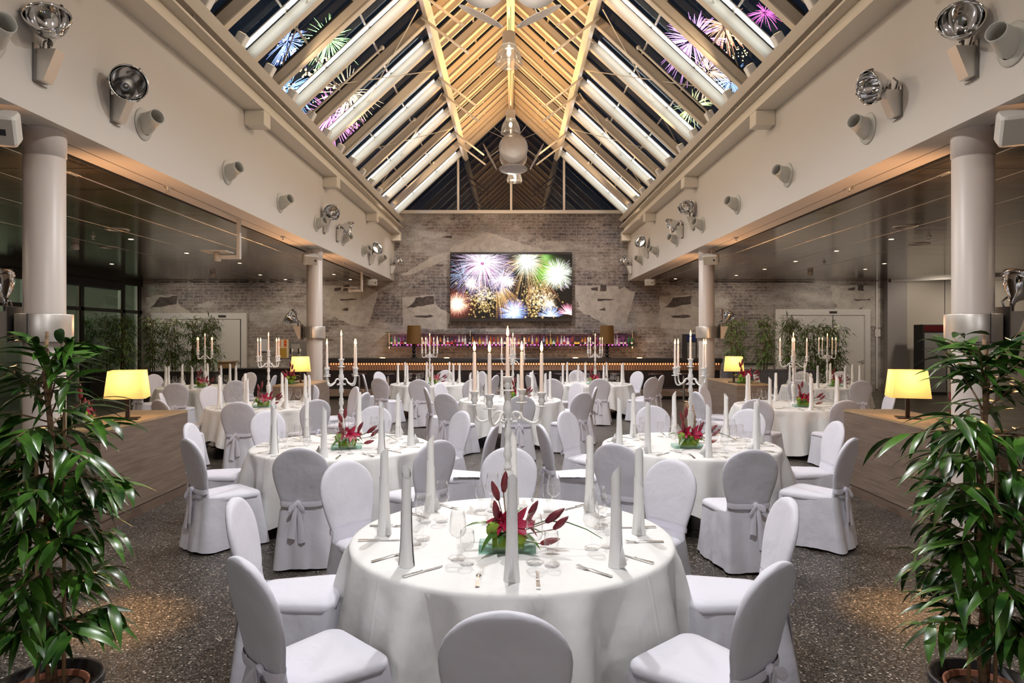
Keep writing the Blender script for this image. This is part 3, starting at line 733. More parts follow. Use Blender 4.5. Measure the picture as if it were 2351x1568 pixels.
# downlights
def make_down():
    r = tag(empty('downlight'), 'x', 'downlight', 'small lit downlights in the aisle ceilings')
    MB().lathe([(0.045, 0.0), (0.06, -0.006), (0.062, 0.0)], 20).build('ring', STEEL, r)
    MB().lathe([(0.001, -0.003), (0.045, -0.003)], 20).build('lens', DOWNL, r)
    return r
PDN = Proto(make_down())
dl = [(300, 549), (256, 606), (428, 581), (597, 631), (655, 645), (766, 630), (804, 644), (550, 604), (1920, 576), (1826, 600), (1755, 618), (2046, 549), (2030, 605), (1986, 618), (1690, 632), (1550, 640)]
dl = sorted(dl[:8])+sorted(dl[8:])
for k, (x, y) in enumerate(dl):
    d = (ZB-H)*F/(VY-y)
    if d > 22.3: d = 22.3
    PDN.place((px(x, d), d, ZB-0.001), 0, 'small lit downlight in the %s aisle ceiling, %s from the %s' % (('left', ORD[k], 'left') if k < 8 else ('right', ORD[k-8], 'left')))
# smoke detectors / ceiling domes
for x, y, lab in ((488, 632, 'white round detector under the left aisle ceiling'), (1860, 628, 'white round detector under the right aisle ceiling'), (172, 568, 'white detector beside the near left column')):
    d = (ZB-H-0.06)*F/(VY-y); r = tag(empty('smoke_detector', (px(x, d), d, ZB)), lab, 'smoke detector', 'white ceiling detectors')
    MB().lathe([(0.001, -0.11), (0.06, -0.11), (0.075, -0.09), (0.075, -0.03), (0.06, 0.0)], 18).build('body', SPEAKW, r)
# round ceiling speakers (flush rings)
for k, (x, y, lab) in enumerate(((268, 527, 'flush round speaker ring in the left aisle ceiling, upper'), (250, 568, 'flush round speaker ring in the left aisle ceiling, lower'), (2078, 520, 'flush round ring in the right aisle ceiling, nearer'), (2110, 560, 'flush round ring in the right aisle ceiling, farther'))):
    d = (ZB-H)*F/(VY-y)
    tag(MB().lathe([(0.15, 0), (0.155, -0.012), (0.19, -0.012), (0.20, 0)], 32).build('ceiling_speaker', STEEL, None, (px(x, d), d, ZB-0.001)), lab, 'ceiling speaker', 'flush ceiling speakers')
# tension cables under the aisle ceilings
for s in (-1, 1):
    for k, x in enumerate((4.62, 5.36, 6.3, 7.6)):
        r = tag(empty('tension_cable'), 'thin tension cable under the %s aisle ceiling, %s from the beam' % ('left' if s < 0 else 'right', ORD[k]), 'cable', 'thin cables along the aisles')
        MB().tube([(s*x, 3.0, ZB-0.10), (s*x, 10, ZB-0.15), (s*x, 16, ZB-0.15), (s*x, 22.8, ZB-0.10)], 0.006 if k == 0 else 0.0035, 5).build('wire', STEEL, r)
        if k == 0:
            MB().tube([(s*x, 6.9, ZB-0.13), (s*x, 7.05, ZB-0.13)], 0.022, 8).tube([(s*x-0.02, 7.1, ZB-0.135), (s*x-0.02, 7.3, ZB-0.135)], 0.007, 6).tube([(s*x+0.02, 7.1, ZB-0.135), (s*x+0.02, 7.3, ZB-0.135)], 0.007, 6).build('turnbuckle', STEEL, r)
# projector mounts hanging from the left soffit
for x, y0, y1, xb, lab in ((548, 505, 590, 498, 'white projector mount arm hanging from the left beam'), (830, 627, 665, 802, 'small white mount arm near the bar under the left beam')):
    d = 4.35*F/abs(x-VX) if x < 700 else 19.6
    z1 = pz(y1+5, d); xx = px(x, d); xe = px(xb, d)
    r = tag(empty('ceiling_mount'), lab, 'mount', 'white ceiling mounts')
    MB().box(xx-0.03, xx+0.03, d-0.03, d+0.03, z1, ZB-0.001, b=0.01).box(xe, xx-0.031, d-0.03, d+0.03, z1, z1+0.06, b=0.01).build('arm', SPEAKW, r)
    MB().lathe([(0.05, -0.03), (0.05, 0.10), (0.02, 0.11)], 16, Tr(xe, d, z1), cap=True).box(xe-0.2, xe+0.2, d-0.16, d+0.16, z1+0.11, z1+0.125).build('plate', SPEAKW, r)

# column floodlights on the steel bands
def colflood(loc, rz, tilt, lab):
    r = make_flood(tilt, 0.0); r.location = loc; r.rotation_euler = (0, 0, rz); r['label'] = lab
colflood((-4.43, 6.1, 1.99), PI, 0.5, 'chrome floodlight on the band of the near left column')
colflood((4.43, 6.1, 1.99), 0, 0.5, 'chrome floodlight on the band of the near right column')
colflood((-4.43, 14.45, 1.97), PI, 0.9, 'chrome floodlight lighting the mural beside the far left column')
colflood((4.43, 14.45, 1.97), 0, 0.5, 'chrome floodlight on the band of the far right column')
lamp('SPOT', (-4.9, 14.8, 2.35), 260, WARM2, 0.05, (-6.3, D, 2.4), 26, 0.9)

# ================================================================ video wall with fireworks
def hexlin(r, g, b): return np.array([r, g, b], dtype=np.float64)
def video_pixels(w, h):
    img = np.zeros((h, w, 3)); R = np.random.RandomState(5)
    sc = w/290.0
    def splat(x, y, col, a):
        xi = np.floor(x).astype(int); yi = np.floor(y).astype(int)
        fx = x-xi; fy = y-yi
        for dx in (0, 1):
            for dy in (0, 1):
                wgt = (fx if dx else 1-fx)*(fy if dy else 1-fy)*a
                X = xi+dx; Y = yi+dy; ok = (X >= 0) & (X < w) & (Y >= 0) & (Y < h)
                for c_ in range(3): np.add.at(img[:, :, c_], (Y[ok], X[ok]), wgt[ok]*col[c_])
    def b(cx_, cy_, rad, c0, c1, n, grav=0.1, inner=0.0, a=1.0, arc=None, curve=0.0):
        cx_ = cx_*sc; cy_ = cy_*sc; rad = rad*sc
        for k in range(n):
            th = R.uniform(0, 2*PI) if arc is None else R.uniform(*arc); q = R.uniform(0.55, 1.0)
            L_ = rad*q; t = np.linspace(inner, 1, int(L_*1.6)+4); bend = R.uniform(-1, 1)*curve
            x = cx_+np.cos(th+bend*t)*L_*t; y = cy_+np.sin(th+bend*t)*L_*t*0.95+grav*rad*t*t
            fall = (0.25+0.75*np.sin(PI*np.clip(t, 0, 1)**0.7))
            col = np.array(c0)*0.5*(1-q)+np.array(c1)
            for i0 in range(0, len(t), 6):
                sl = slice(i0, i0+6); tt = t[min(i0, len(t)-1)]
                cc = np.array(c0)*(1-tt)+np.array(c1)*tt
                splat(x[sl], y[sl], cc, fall[sl]*a*(0.9 if R.rand() > 0.12 else 0.2))
    def glow(cx_, cy_, rad, col, a):
        yy, xx = np.mgrid[0:h, 0:w]; g_ = np.exp(-(((xx-cx_*sc)**2+(yy-cy_*sc)**2)/(rad*sc)**2))
        for c_ in range(3): img[:, :, c_] += g_*col[c_]*a
    def sparks(cx_, cy_, rx, ry, n, col, size=(0.5, 1.8)):
        yy, xx = np.mgrid[0:h, 0:w]
        for k in range(n):
            x = (cx_+R.randn()*rx*0.5)*sc; y = (cy_+R.randn()*ry*0.5)*sc; s_ = R.uniform(*size)*sc
            x0, x1 = int(max(0, x-3*s_)), int(min(w, x+3*s_+1)); y0, y1 = int(max(0, y-3*s_)), int(min(h, y+3*s_+1))
            if x1 <= x0 or y1 <= y0: continue
            g_ = np.exp(-((xx[y0:y1, x0:x1]-x)**2+(yy[y0:y1, x0:x1]-y)**2)/(s_*s_))
            cc = np.array(col)*R.uniform(0.5, 1.5)
            for c_ in range(3): img[y0:y1, x0:x1, c_] += g_*cc[c_]
    pk = (0.9, 0.25, 0.85); wh = (1, 0.9, 1); gold = (1.0, 0.62, 0.2); or_ = (1.0, 0.45, 0.15)
    b(76, 22, 86, wh, (0.75, 0.45, 0.9), 330, 0.22, 0.08, 0.9, curve=0.25)
    b(76, 30, 50, (1, 0.1, 0.5), (0.8, 0.2, 0.7), 120, 0.2, 0.0, 0.8)
    b(30, 50, 60, (0.3, 0.5, 0.9), (0.3, 0.5, 0.8), 60, 0.1, 0.1, 0.5)
    b(124, 60, 38, (1, 0.6, 0.9), (0.5, 0.6, 1.0), 150, 0.1, 0.02, 0.9)
    b(139, 66, 18, (1.5, 1.2, 0.9), (1, 0.6, 0.4), 110, 0.05, 0.0, 1.3); glow(139, 66, 7, (1, 0.85, 0.6), 1.2)
    b(50, 68, 22, (1.2, 0.9, 0.9), (1, 0.75, 0.7), 120, 0.05, 0.0, 0.8); glow(51, 68, 7, (1, 0.9, 0.8), 1.0)
    b(183, 18, 40, (1.3, 1.3, 0.9), (0.9, 1.0, 0.7), 220, 0.1, 0.02, 1.0); glow(183, 16, 16, (0.9, 1.0, 0.7), 0.9)
    b(183, 24, 78, (0.9, 0.6, 0.3), or_, 90, 0.5, 0.3, 0.9, curve=0.1)
    glow(224, 45, 20, (0.2, 0.75, 0.05), 0.9); glow(240, 30, 16, (0.3, 0.6, 0.05), 0.6); glow(226, 8, 10, (0.3, 0.8, 0.15), 0.8)
    b(256, 46, 42, (1.3, 1.5, 0.9), (0.85, 1.0, 0.7), 280, 0.05, 0.02, 1.0); glow(256, 44, 17, (0.9, 1.1, 0.7), 1.0)
    b(256, 46, 46, (0.9, 0.6, 0.8), (0.8, 0.6, 0.9), 70, 0.05, 0.7, 0.8)
    b(17, 118, 32, (1.5, 0.9, 0.5), (0.95, 0.25, 0.2), 260, 0.02, 0.0, 1.0); glow(17, 118, 10, (1.4, 1.1, 0.6), 1.6); glow(17, 118, 24, (0.7, 0.15, 0.1), 0.5)
    sparks(80, 108, 48, 42, 330, gold); sparks(80, 95, 30, 16, 90, (1, 0.9, 0.6))
    sparks(208, 112, 46, 44, 360, gold); sparks(215, 105, 25, 25, 120, (1, 0.9, 0.6)); sparks(236, 118, 12, 12, 60, (1, 0.95, 0.8)); glow(236, 118, 8, (1, 0.9, 0.6), 1.2)
    b(150, 138, 38, (0.4, 0.7, 1.4), (0.25, 0.3, 0.9), 230, 0.0, 0.03, 1.0); glow(150, 135, 16, (0.08, 0.3, 0.8), 0.8); b(155, 128, 26, (1, 0.4, 0.5), (0.8, 0.4, 0.6), 60, 0, 0.1, 0.8)
    b(238, 148, 34, (0.4, 0.6, 1.3), (0.3, 0.4, 1.0), 120, 0, 0.03, 0.9, (-PI, 0))
    b(280, 142, 28, (1.2, 0.4, 0.5), (1.0, 0.25, 0.4), 150, 0, 0.02, 1.0, (-PI, 0.3))
    b(110, 70, 70, or_, or_, 60, 0.5, 0.35, 0.8, (0.2, 1.6)); b(200, 40, 80, or_, (0.8, 0.3, 0.15), 40, 0.4, 0.5, 0.7, (0.2, 2.0))
    return 1-np.exp(-img*1.15)
VW = tag(empty('video_wall', (0, D-0.2, 0)), 'large wall screen of joined panels showing fireworks above the bar', 'screen')
x0, x1 = px(1033.5, 22.7), px(1312.5, 22.7); z0, z1 = pz(731, 22.7), pz(584, 22.7)
MB().box(x0-0.01, x1+0.01, 0.0, 0.15, z0-0.10, z1+0.075).build('frame', mat('screen_frame_black', (0.02, 0.016, 0.016), 0.4), VW)
w_, h_ = 520, 274
img = video_pixels(w_, h_)
me = bpy.data.meshes.new('display')
xs = np.linspace(x0, x1, w_); zs = np.linspace(z1, z0, h_)
co = np.zeros((h_, w_, 3)); co[:, :, 0] = xs[None, :]; co[:, :, 1] = -0.004; co[:, :, 2] = zs[:, None]
idx = np.arange(w_*h_).reshape(h_, w_)
fc = np.stack([idx[:-1, :-1], idx[1:, :-1], idx[1:, 1:], idx[:-1, 1:]], -1).reshape(-1, 4)
me.vertices.add(w_*h_); me.vertices.foreach_set('co', co.ravel())
me.loops.add(fc.size); me.loops.foreach_set('vertex_index', fc.ravel().astype(np.int32))
me.polygons.add(len(fc)); me.polygons.foreach_set('loop_start', (np.arange(len(fc))*4).astype(np.int32)); me.polygons.foreach_set('loop_total', np.full(len(fc), 4, dtype=np.int32))
me.update(); me.validate()
ca = me.color_attributes.new('pic', 'FLOAT_COLOR', 'POINT')
rgba = np.ones((h_*w_, 4), dtype=np.float32); rgba[:, :3] = img.reshape(-1, 3); ca.data.foreach_set('color', rgba.ravel())
SCR = mat('lit_display', (0, 0, 0), 0.3, emit=(1, 1, 1), estr=1.15)
at = N(SCR, 'ShaderNodeAttribute'); at.attribute_name = 'pic'; L(SCR, at.outputs['Color'], bs(SCR).inputs['Emission Color'])
me.materials.append(SCR); dsp = bpy.data.objects.new('display', me); COL.objects.link(dsp); dsp.parent = VW
m = MB()
for t in (1/3, 2/3): m.box(x0+(x1-x0)*t-0.003, x0+(x1-x0)*t+0.003, -0.0065, -0.005, z0, z1); m.box(x0, x1, -0.0065, -0.005, z0+(z1-z0)*t-0.003, z0+(z1-z0)*t+0.003)
m.build('panel_seams', BLACKM, VW)

# ================================================================ the bar
BY = 20.0
bar = tag(empty('bar_counter', (0, BY, 0)), 'long dark bar counter with glowing copper strip under its top', 'bar')
xa, xb = px(748, BY), px(1660, BY)
BTOP = mat('bar_top_dark', (0.03, 0.028, 0.028), 0.22)
zt = pz(822.5, BY)
MB().box(xa, xb, 0, 0.75, zt-0.14, zt, b=0.05).build('counter_top', BTOP, bar)
MB().box(xa+0.05, xb-0.05, 0.16, 0.6, 0.36, zt-0.14).build('body_panel', mat('bar_front_dark', (0.022, 0.018, 0.02), 0.35), bar)
COPS = mat('copper_slat', (0.42, 0.27, 0.20), 0.35, 0.6)
m = MB(); n = int((xb-xa)/0.075)
for k in range(n): m.box(xa+0.06+0.075*k, xa+0.06+0.075*k+0.042, 0.10, 0.14, zt-0.36, zt-0.141)
m.build('slat_band', COPS, bar)
MB().box(xa+0.05, xb-0.05, 0.145, 0.16, zt-0.36, zt-0.14).build('strip_backing', mat('strip_backing', (0.5, 0.3, 0.2), 0.5), bar)
MB().box(xa+0.06, xb-0.06, 0.142, 0.1445, zt-0.20, zt-0.142).build('light_strip', AMBER, bar)
MB().box(xa+0.05, xb-0.05, 0.0, 0.16, 0.10, 0.30).build('foot_ledge', mat('foot_ledge_stone', (0.24, 0.18, 0.14), 0.5), bar)
MB().box(xa+0.05, xb-0.05, 0.1, 0.6, 0, 0.36).build('plinth', BLACKM, bar)
for k in range(6): lamp('AREA', (xa+(xb-xa)*(k+0.5)/6, BY+0.05, 0.42), 1.6, (1.0, 0.55, 0.3), 0.4, (xa+(xb-xa)*(k+0.5)/6, BY-0.6, 0))
# warm light along the wall behind the bar
for k in range(5): lamp('POINT', (-4.2+2.1*k, 22.2, 1.42), 7, (1.0, 0.55, 0.28), 0.08)
# side counter of the left aisle
sc_ = tag(empty('side_counter', (0, 20.4, 0)), 'low dark serving counter in the left aisle below the mural', 'counter')
MB().box(px(505, 20.4), px(720, 20.4)-0.02, 0, 0.6, 0, 0.86).build('body_panel', BLACKM, sc_)
MB().box(px(502, 20.4), px(722, 20.4), -0.04, 0.64, 0.86, 0.90).build('counter_top', BTOP, sc_)
sc2 = tag(empty('service_desk', (0, 21.3, 0)), 'pale wooden desk before the left white door', 'desk')
MB().box(px(500, 21.3), px(526, 21.3), 0, 0.5, 0.0, 1.05).build('body_panel', OAKT, sc2); MB().box(px(497, 21.3), px(530, 21.3), -0.03, 0.53, 1.05, 1.09).build('desk_top', mat('pale_top', (0.5, 0.42, 0.32), 0.4), sc2)
# right aisle low cabinet
sc3 = tag(empty('side_cabinet', (0, 20.4, 0)), 'low white cabinet behind the right planter', 'cabinet')
MB().box(px(1690, 20.4), px(1775, 20.4), 0, 0.5, 0, 1.02).build('body_panel', DOORW, sc3); MB().box(px(1688, 20.4), px(1777, 20.4), -0.02, 0.52, 1.02, 1.05).build('counter_top', BLACKM, sc3)
# notices, panels on the left mural
def panel(name, x0, y0, x1, y1, mt, lab, cat):
    d = D-0.03; r = tag(empty(name, (0, d, 0)), lab, cat)
    MB().box(px(x0, d), px(x1, d), 0, 0.025, pz(y1, d), pz(y0, d)).build('board', mt, r); return r, d
NB = mat('blue_grey_frame', (0.10, 0.12, 0.17), 0.5); PAPER = mat('notice_paper', (0.52, 0.52, 0.55), 0.7)
r, d = panel('notice_board', 593, 776, 616, 808, NB, 'small framed paper notice on the left mural', 'notice board')
MB().box(px(595, d), px(614, d), -0.004, -0.001, pz(806, d), pz(778, d)).build('notice_sheet', PAPER, r)
ORG = mat('orange_disc', (0.75, 0.16, 0.04), 0.5); YEL = mat('mustard_panel', (0.40, 0.24, 0.04), 0.5)
r, d = panel('menu_board', 632, 779, 662, 822, mat('cream_board', (0.62, 0.55, 0.40), 0.6), 'cream and mustard board with orange discs on the left mural', 'menu board')
MB().box(px(636, d), px(658, d), -0.004, -0.001, pz(821, d), pz(799, d)).build('mustard_panel', YEL, r)
for j in range(3):
    for k in range(2): MB().lathe([(0.001, 0), (0.055, 0)], 14, Tr(px(640.5+14*k, d), -0.004, pz(783+5.5*j, d)) @ Rx(PI/2)).build('orange_disc', ORG, r)
r, d = panel('metal_wall_panel', 664, 784, 702, 822, mat('grey_panel', (0.22, 0.21, 0.20), 0.4, 0.5), 'grey metal service panel beside the far left column', 'panel')
MB().box(px(668, d), px(688, d), -0.004, -0.001, pz(808, d), pz(790, d)).build('vent_grille', mat('vent_grille', (0.35, 0.34, 0.32), 0.5, 0.6), r)
r, d = panel('electric_box', 2009, 756, 2021, 773, DOORW, 'small white switch box on the right mural', 'switch box')
MB().box(px(2011, d), px(2015, d), 0.0, 0.02, 0.1, pz(773, d)).box(px(2011, d), px(2015, d), 0, 0.02, pz(756, d), ZB-0.02).build('conduit', DOORW, r)
# bottle coolers
def cooler(x0, x1, yt, d, head, lab, zlow=0.0):
    r = tag(empty('bottle_cooler', (0, d, 0)), lab, 'fridge')
    X0, X1 = px(x0, d), px(x1, d); zt_ = pz(yt, d)
    MB().box(X0, X1, 0, 0.5, zlow, zt_, b=0.02).build('cabinet', BLACKM, r)
    MB().box(X0+0.03, X1-0.03, -0.01, -0.001, zt_-0.22, zt_-0.03).build('header_sign', head, r)
    MB().box(X0+0.05, X1-0.05, -0.012, -0.001, zlow+0.1, zt_-0.27).build('glass_door', mat('cooler_door', (0.20, 0.21, 0.21), 0.15), r)
    m = MB()
    for k in range(4): m.box(X0+0.06, X1-0.06, -0.016, -0.013, zt_-0.45-0.3*k, zt_-0.44-0.3*k)
    m.build('shelf_edges', STEEL, r); return r
rc = cooler(1574, 1600, 767, 21.9, mat('blue_sign', (0.01, 0.02, 0.12), 0.4), 'bottle cooler with blue header beside the far right column')
rc2 = cooler(2118, 2175, 745, 21.5, mat('red_sign', (0.06, 0.005, 0.006), 0.4), 'tall drinks cooler with dark red header at the partition')
def text(name, s, size, loc, mt, parent, rot=(PI/2, 0, 0), extr=0.0015):
    c = bpy.data.curves.new(name, 'FONT'); c.body = s; c.size = size; c.extrude = extr; c.align_x = 'CENTER'; c.align_y = 'CENTER'
    c.materials.append(mt); o = bpy.data.objects.new(name, c); COL.objects.link(o); o.location = loc; o.rotation_euler = rot; o.parent = parent; return o

# bar shelf with bottles
sd = 22.55
SH = tag(empty('bar_shelf', (0, sd, 0)), 'long back bar shelf with magenta light under the mural', 'shelf')
sx0, sx1 = px(883, sd), px(1465, sd); zs1 = pz(793.5, sd); zs2 = pz(762.5, sd)
GRN = mat('green_glass_edge', (0.05, 0.10, 0.08), 0.15)
MB().box(sx0, sx1, 0, 0.3, zs1-0.03, zs1).build('lower_board', BLACKM, SH)
MB().box(sx0, sx1, 0, 0.3, zs2-0.015, zs2+0.005).build('upper_glass_board', GRN, SH)
for x in (sx0+0.1, px(1078, sd), px(1264, sd), px(1364, sd), sx1-0.15): MB().box(x-0.012, x+0.012, 0.26, 0.34, zs1-0.1, zs2+0.05).build('shelf_bracket', STEEL, SH)
MB().box(sx0+0.2, sx1-0.3, 0.285, 0.298, zs1+0.002, zs1+0.03).build('light_strip', MAG, SH)
for k in range(9): lamp('POINT', (sx0+0.5+(sx1-sx0-1)*k/8, sd+0.2, zs1+0.09), 0.8, (1.0, 0.12, 0.75), 0.03)
BOT = {'clear': mat('bottle_clear', (0.55, 0.55, 0.56), 0.08), 'green': mat('bottle_green', (0.015, 0.16, 0.05), 0.1), 'amber': mat('bottle_amber', (0.45, 0.17, 0.03), 0.12),
       'dark': mat('bottle_dark', (0.015, 0.012, 0.012), 0.1), 'red': mat('bottle_red', (0.32, 0.03, 0.03), 0.12), 'yellow': mat('bottle_yellow', (0.42, 0.30, 0.04), 0.12), 'blue': mat('bottle_blue', (0.25, 0.38, 0.48), 0.1)}
for mm in BOT.values(): bs(mm).inputs['Specular IOR Level'].default_value = 0.8
LAB = {'white': mat('label_white', (0.7, 0.68, 0.64), 0.6), 'black': mat('label_black', (0.02, 0.02, 0.02), 0.6), 'red': mat('label_red', (0.35, 0.03, 0.03), 0.6), 'yellow': mat('label_yellow', (0.6, 0.42, 0.08), 0.6)}
PROF = [[(0.038, 0), (0.038, 0.19), (0.032, 0.22), (0.014, 0.25), (0.013, 0.31)],
        [(0.045, 0), (0.047, 0.14), (0.04, 0.18), (0.016, 0.20), (0.014, 0.29)],
        [(0.036, 0), (0.036, 0.17), (0.014, 0.24), (0.013, 0.32)],
        [(0.05, 0), (0.055, 0.08), (0.04, 0.14), (0.015, 0.17), (0.013, 0.24)]]
pm = [MB().lathe([(0.001, 0)]+p, 12) for p in PROF]
cols = ['green', 'clear', 'green', 'dark', 'dark', 'red', 'clear', 'red', 'yellow', 'amber', 'clear', 'amber', 'dark', 'clear', 'amber', 'clear', 'clear', 'dark', 'red', 'clear', 'clear', 'clear', 'dark', 'amber', 'red', 'yellow', 'amber', 'clear', 'amber', 'red', 'amber', 'clear', 'dark', 'yellow',
        'amber', 'red', 'amber', 'dark', 'amber', 'amber', 'clear', 'yellow', 'dark', 'blue', 'amber', 'yellow', 'green', 'amber', 'clear', 'clear', 'clear', 'red', 'dark', 'dark', 'amber', 'amber', 'clear', 'dark', 'red', 'dark', 'amber', 'yellow', 'red', 'clear', 'clear', 'dark', 'dark', 'green', 'green']
NUM = ['zero', 'first', 'second', 'third', 'fourth', 'fifth', 'sixth', 'seventh', 'eighth', 'ninth', 'tenth', 'eleventh', 'twelfth', 'thirteenth', 'fourteenth', 'fifteenth', 'sixteenth', 'seventeenth', 'eighteenth', 'nineteenth']
r3 = random.Random(12)
bmesh_cache = {}
cnt = {}
for k, c_ in enumerate(cols):
    x = sx0+0.20+(sx1-sx0-0.4)*k/(len(cols)-1)+r3.uniform(-0.02, 0.02)
    cnt[c_] = cnt.get(c_, 0)+1
    p = r3.randrange(4) if k not in (0, 2) else 0; lb = r3.choice(['white', 'black', 'red', 'yellow', 'white', 'white'])
    key = (p, c_, lb)
    r = tag(empty('liquor_bottle', (x, sd+0.12+r3.uniform(-0.03, 0.03), zs1), r3.uniform(-0.5, 0.5)), '%s bottle with %s label on the bar shelf, %s %s one from the left' % (c_, lb, NUM[cnt[c_]], c_), 'bottle', 'bottles on the back bar shelf')
    if key not in bmesh_cache:
        b_ = pm[p].build('body', BOT[c_], r)
        rr = PROF[p][1][0]+0.002
        l_ = MB().lathe([(rr, 0.05), (rr, 0.12)], 12).build('label', LAB[lb], r)
        zt_ = PROF[p][-1][1]
        cp = MB().lathe([(0.016, zt_-0.01), (0.016, zt_+0.03), (0.001, zt_+0.03)], 10).build('cap', BLACKM if c_ != 'clear' else STEEL, r)
        bmesh_cache[key] = (b_, l_, cp)
    else:
        for o in bmesh_cache[key]:
            q = o.copy(); COL.objects.link(q); q.parent = r
# the two black ball-stem lamps on the counter
def barlamp(x, lab):
    d = BY+0.42; r = tag(empty('bar_lamp', (px(x, d), d, zt)), lab, 'lamp', 'tall lamps on the bar')
    MB().lathe([(0.001, 0), (0.11, 0), (0.11, 0.02), (0.03, 0.03)], 24).build('base', BLACK, r)
    m = MB()
    for k in range(4): m.ball((0, 0, 0.085+0.115*k), 0.062, 20, 12)
    m.build('ball_stem', BLACK, r)
    MB().lathe([(0.225, 0.42), (0.195, 0.97)], 40).build('lamp_shade', BRSH, r)
    MB().lathe([(0.001, 0.46), (0.05, 0.48), (0.05, 0.5), (0.001, 0.52)], 12).build('bulb', mat('dim_gold_bulb', (1, 0.8, 0.4), 0.5, emit=(1, 0.6, 0.2), estr=4), r)
    lamp('POINT', (px(x, d), d, zt+0.55), 4, WARM, 0.05)
barlamp(950, 'black ball-stemmed lamp with brown shade on the left of the bar'); barlamp(1393, 'black ball-stemmed lamp with brown shade on the right of the bar')
# small tumblers upside down on the counter
tb = MB().lathe([(0.02, 0), (0.03, 0.001), (0.034, 0.09), (0.03, 0.09), (0.028, 0.01)], 12).build('tumbler', GLASS)
k = 0
for j in range(26):
    o = tb if k == 0 else tb.copy()
    if k: COL.objects.link(o)
    o.location = (px(766+6.6*j, BY+0.5), BY+0.5+0.08*(j % 2), zt+0.001); k += 1
    tag(o, 'small upturned tumbler on the left bar top, %s from the left' % (NUM[j+1] if j < 19 else ['twentieth', 'twenty-first', 'twenty-second', 'twenty-third', 'twenty-fourth', 'twenty-fifth', 'twenty-sixth'][j-19]), 'glass', 'tumblers on the bar top')
# beer taps
for x, lab in ((670, 'chrome beer tap on the side counter, left one'), (688, 'chrome beer tap on the side counter, right one')):
    r = tag(empty('beer_tap', (px(x, 20.7), 20.7, 0.9)), lab, 'beer tap', 'beer taps on the side counter')
    MB().lathe([(0.001, 0), (0.07, 0), (0.06, 0.02), (0.035, 0.04), (0.035, 0.48), (0.05, 0.5), (0.05, 0.56), (0.001, 0.6)], 16).build('tower', STEEL, r)
    MB().tube([(0, 0, 0.42), (0, -0.12, 0.42), (0, -0.13, 0.34)], 0.014, 8).box(-0.02, 0.02, -0.13, -0.10, 0.44, 0.60).build('spout', CHROME, r)
    MB().lathe([(0.001, 0), (0.05, 0)], 18, Tr(0, -0.052, 0.53) @ Rx(PI/2)).build('badge', LAB['white'], r)
# bar stools
def make_stool():
    r = tag(empty('bar_stool'), 'x', 'bar stool', 'dark bar stools along the counter')
    MB().lathe([(0.001, 0.74), (0.19, 0.745), (0.205, 0.77), (0.20, 0.80), (0.17, 0.815), (0.001, 0.82)], 28).build('seat', mat('dark_stool_leather', (0.03, 0.02, 0.022), 0.35), r)
    MB().lathe([(0.03, 0.02), (0.03, 0.74)], 14).build('post', CHROME, r)
    MB().lathe([(0.001, 0.03), (0.03, 0.03), (0.21, 0.012), (0.22, 0.0)], 28).build('base', CHROME, r)
    m = MB(); m.tube([(0.14*math.cos(a*PI/8), 0.14*math.sin(a*PI/8), 0.30) for a in range(17)], 0.009, 6, cap=False).tube([(0, 0, 0.3), (0.14, 0, 0.3)], 0.009, 6)
    m.build('foot_ring', CHROME, r); return r
PST = Proto(make_stool())
for k, x in enumerate((824, 890, 956, 1022, 1088, 1154, 1220, 1287, 1353, 1419, 1504, 1569)):
    PST.place((px(x, 19.35), 19.35, 0), 0.5*k, 'dark round bar stool at the counter, %s from the left' % ORD[k])

# ================================================================ low oak partitions with lamps
def divider(x0, x1, y0, y1, lab, grain=0.0):
    r = tag(empty('low_divider', ((x0+x1)/2, y0, 0)), lab, 'divider', 'low oak dividers beside the columns')
    w = (x1-x0)/2; l = y1-y0
    MB().box(-w+0.01, w-0.01, 0.01, l-0.01, 0.0, 0.11).build('plinth', woodmat('dark_oak_plinth', (0.11, 0.075, 0.055), (0.16, 0.11, 0.08), (0.6, 0.6, 9)), r)
    MB().box(-w, w, 0, l, 0.115, 0.962).build('body_panel', OAK, r)
    MB().box(-w, w, 0, l, 0.965, 0.99).build('top_board', OAKT, r)
    return r
divider(-4.52, -3.86, 6.42, 8.15, 'low oak divider with lit lamp beside the near left column')
divider(4.06, 4.72, 6.42, 8.25, 'low oak divider with lit lamp beside the near right column')
divider(-4.27, -3.65, 12.2, 13.7, 'low oak divider beside the far left column')
divider(4.15, 4.78, 12.45, 14.3, 'low oak divider beside the far right column')
def make_tlamp():
    r = tag(empty('table_lamp'), 'x', 'table lamp', 'lit table lamps on the dividers')
    BR = mat('dark_bronze', (0.05, 0.035, 0.03), 0.3, 0.8)
    MB().box(-0.11, 0.11, -0.11, 0.11, 0, 0.012).build('base', BR, r)
    MB().box(-0.02, 0.02, -0.02, 0.02, 0.012, 0.24).build('post', BR, r)
    m = MB(); lo, hi = 0.195, 0.165
    def sq(h_, z, c=0.02): return [(h_-c, -h_, z), (h_, -h_+c, z), (h_, h_-c, z), (h_-c, h_, z), (-h_+c, h_, z), (-h_, h_-c, z), (-h_, -h_+c, z), (-h_+c, -h_, z)]
    m.loft([sq(lo, 0.23), sq(hi, 0.52)], False, False, smooth=False).build('lamp_shade', LSHADE, r)
    MB().ball((0, 0, 0.36), (0.03, 0.03, 0.045)).build('bulb', BULB, r)
    return r
PTL = Proto(make_tlamp())
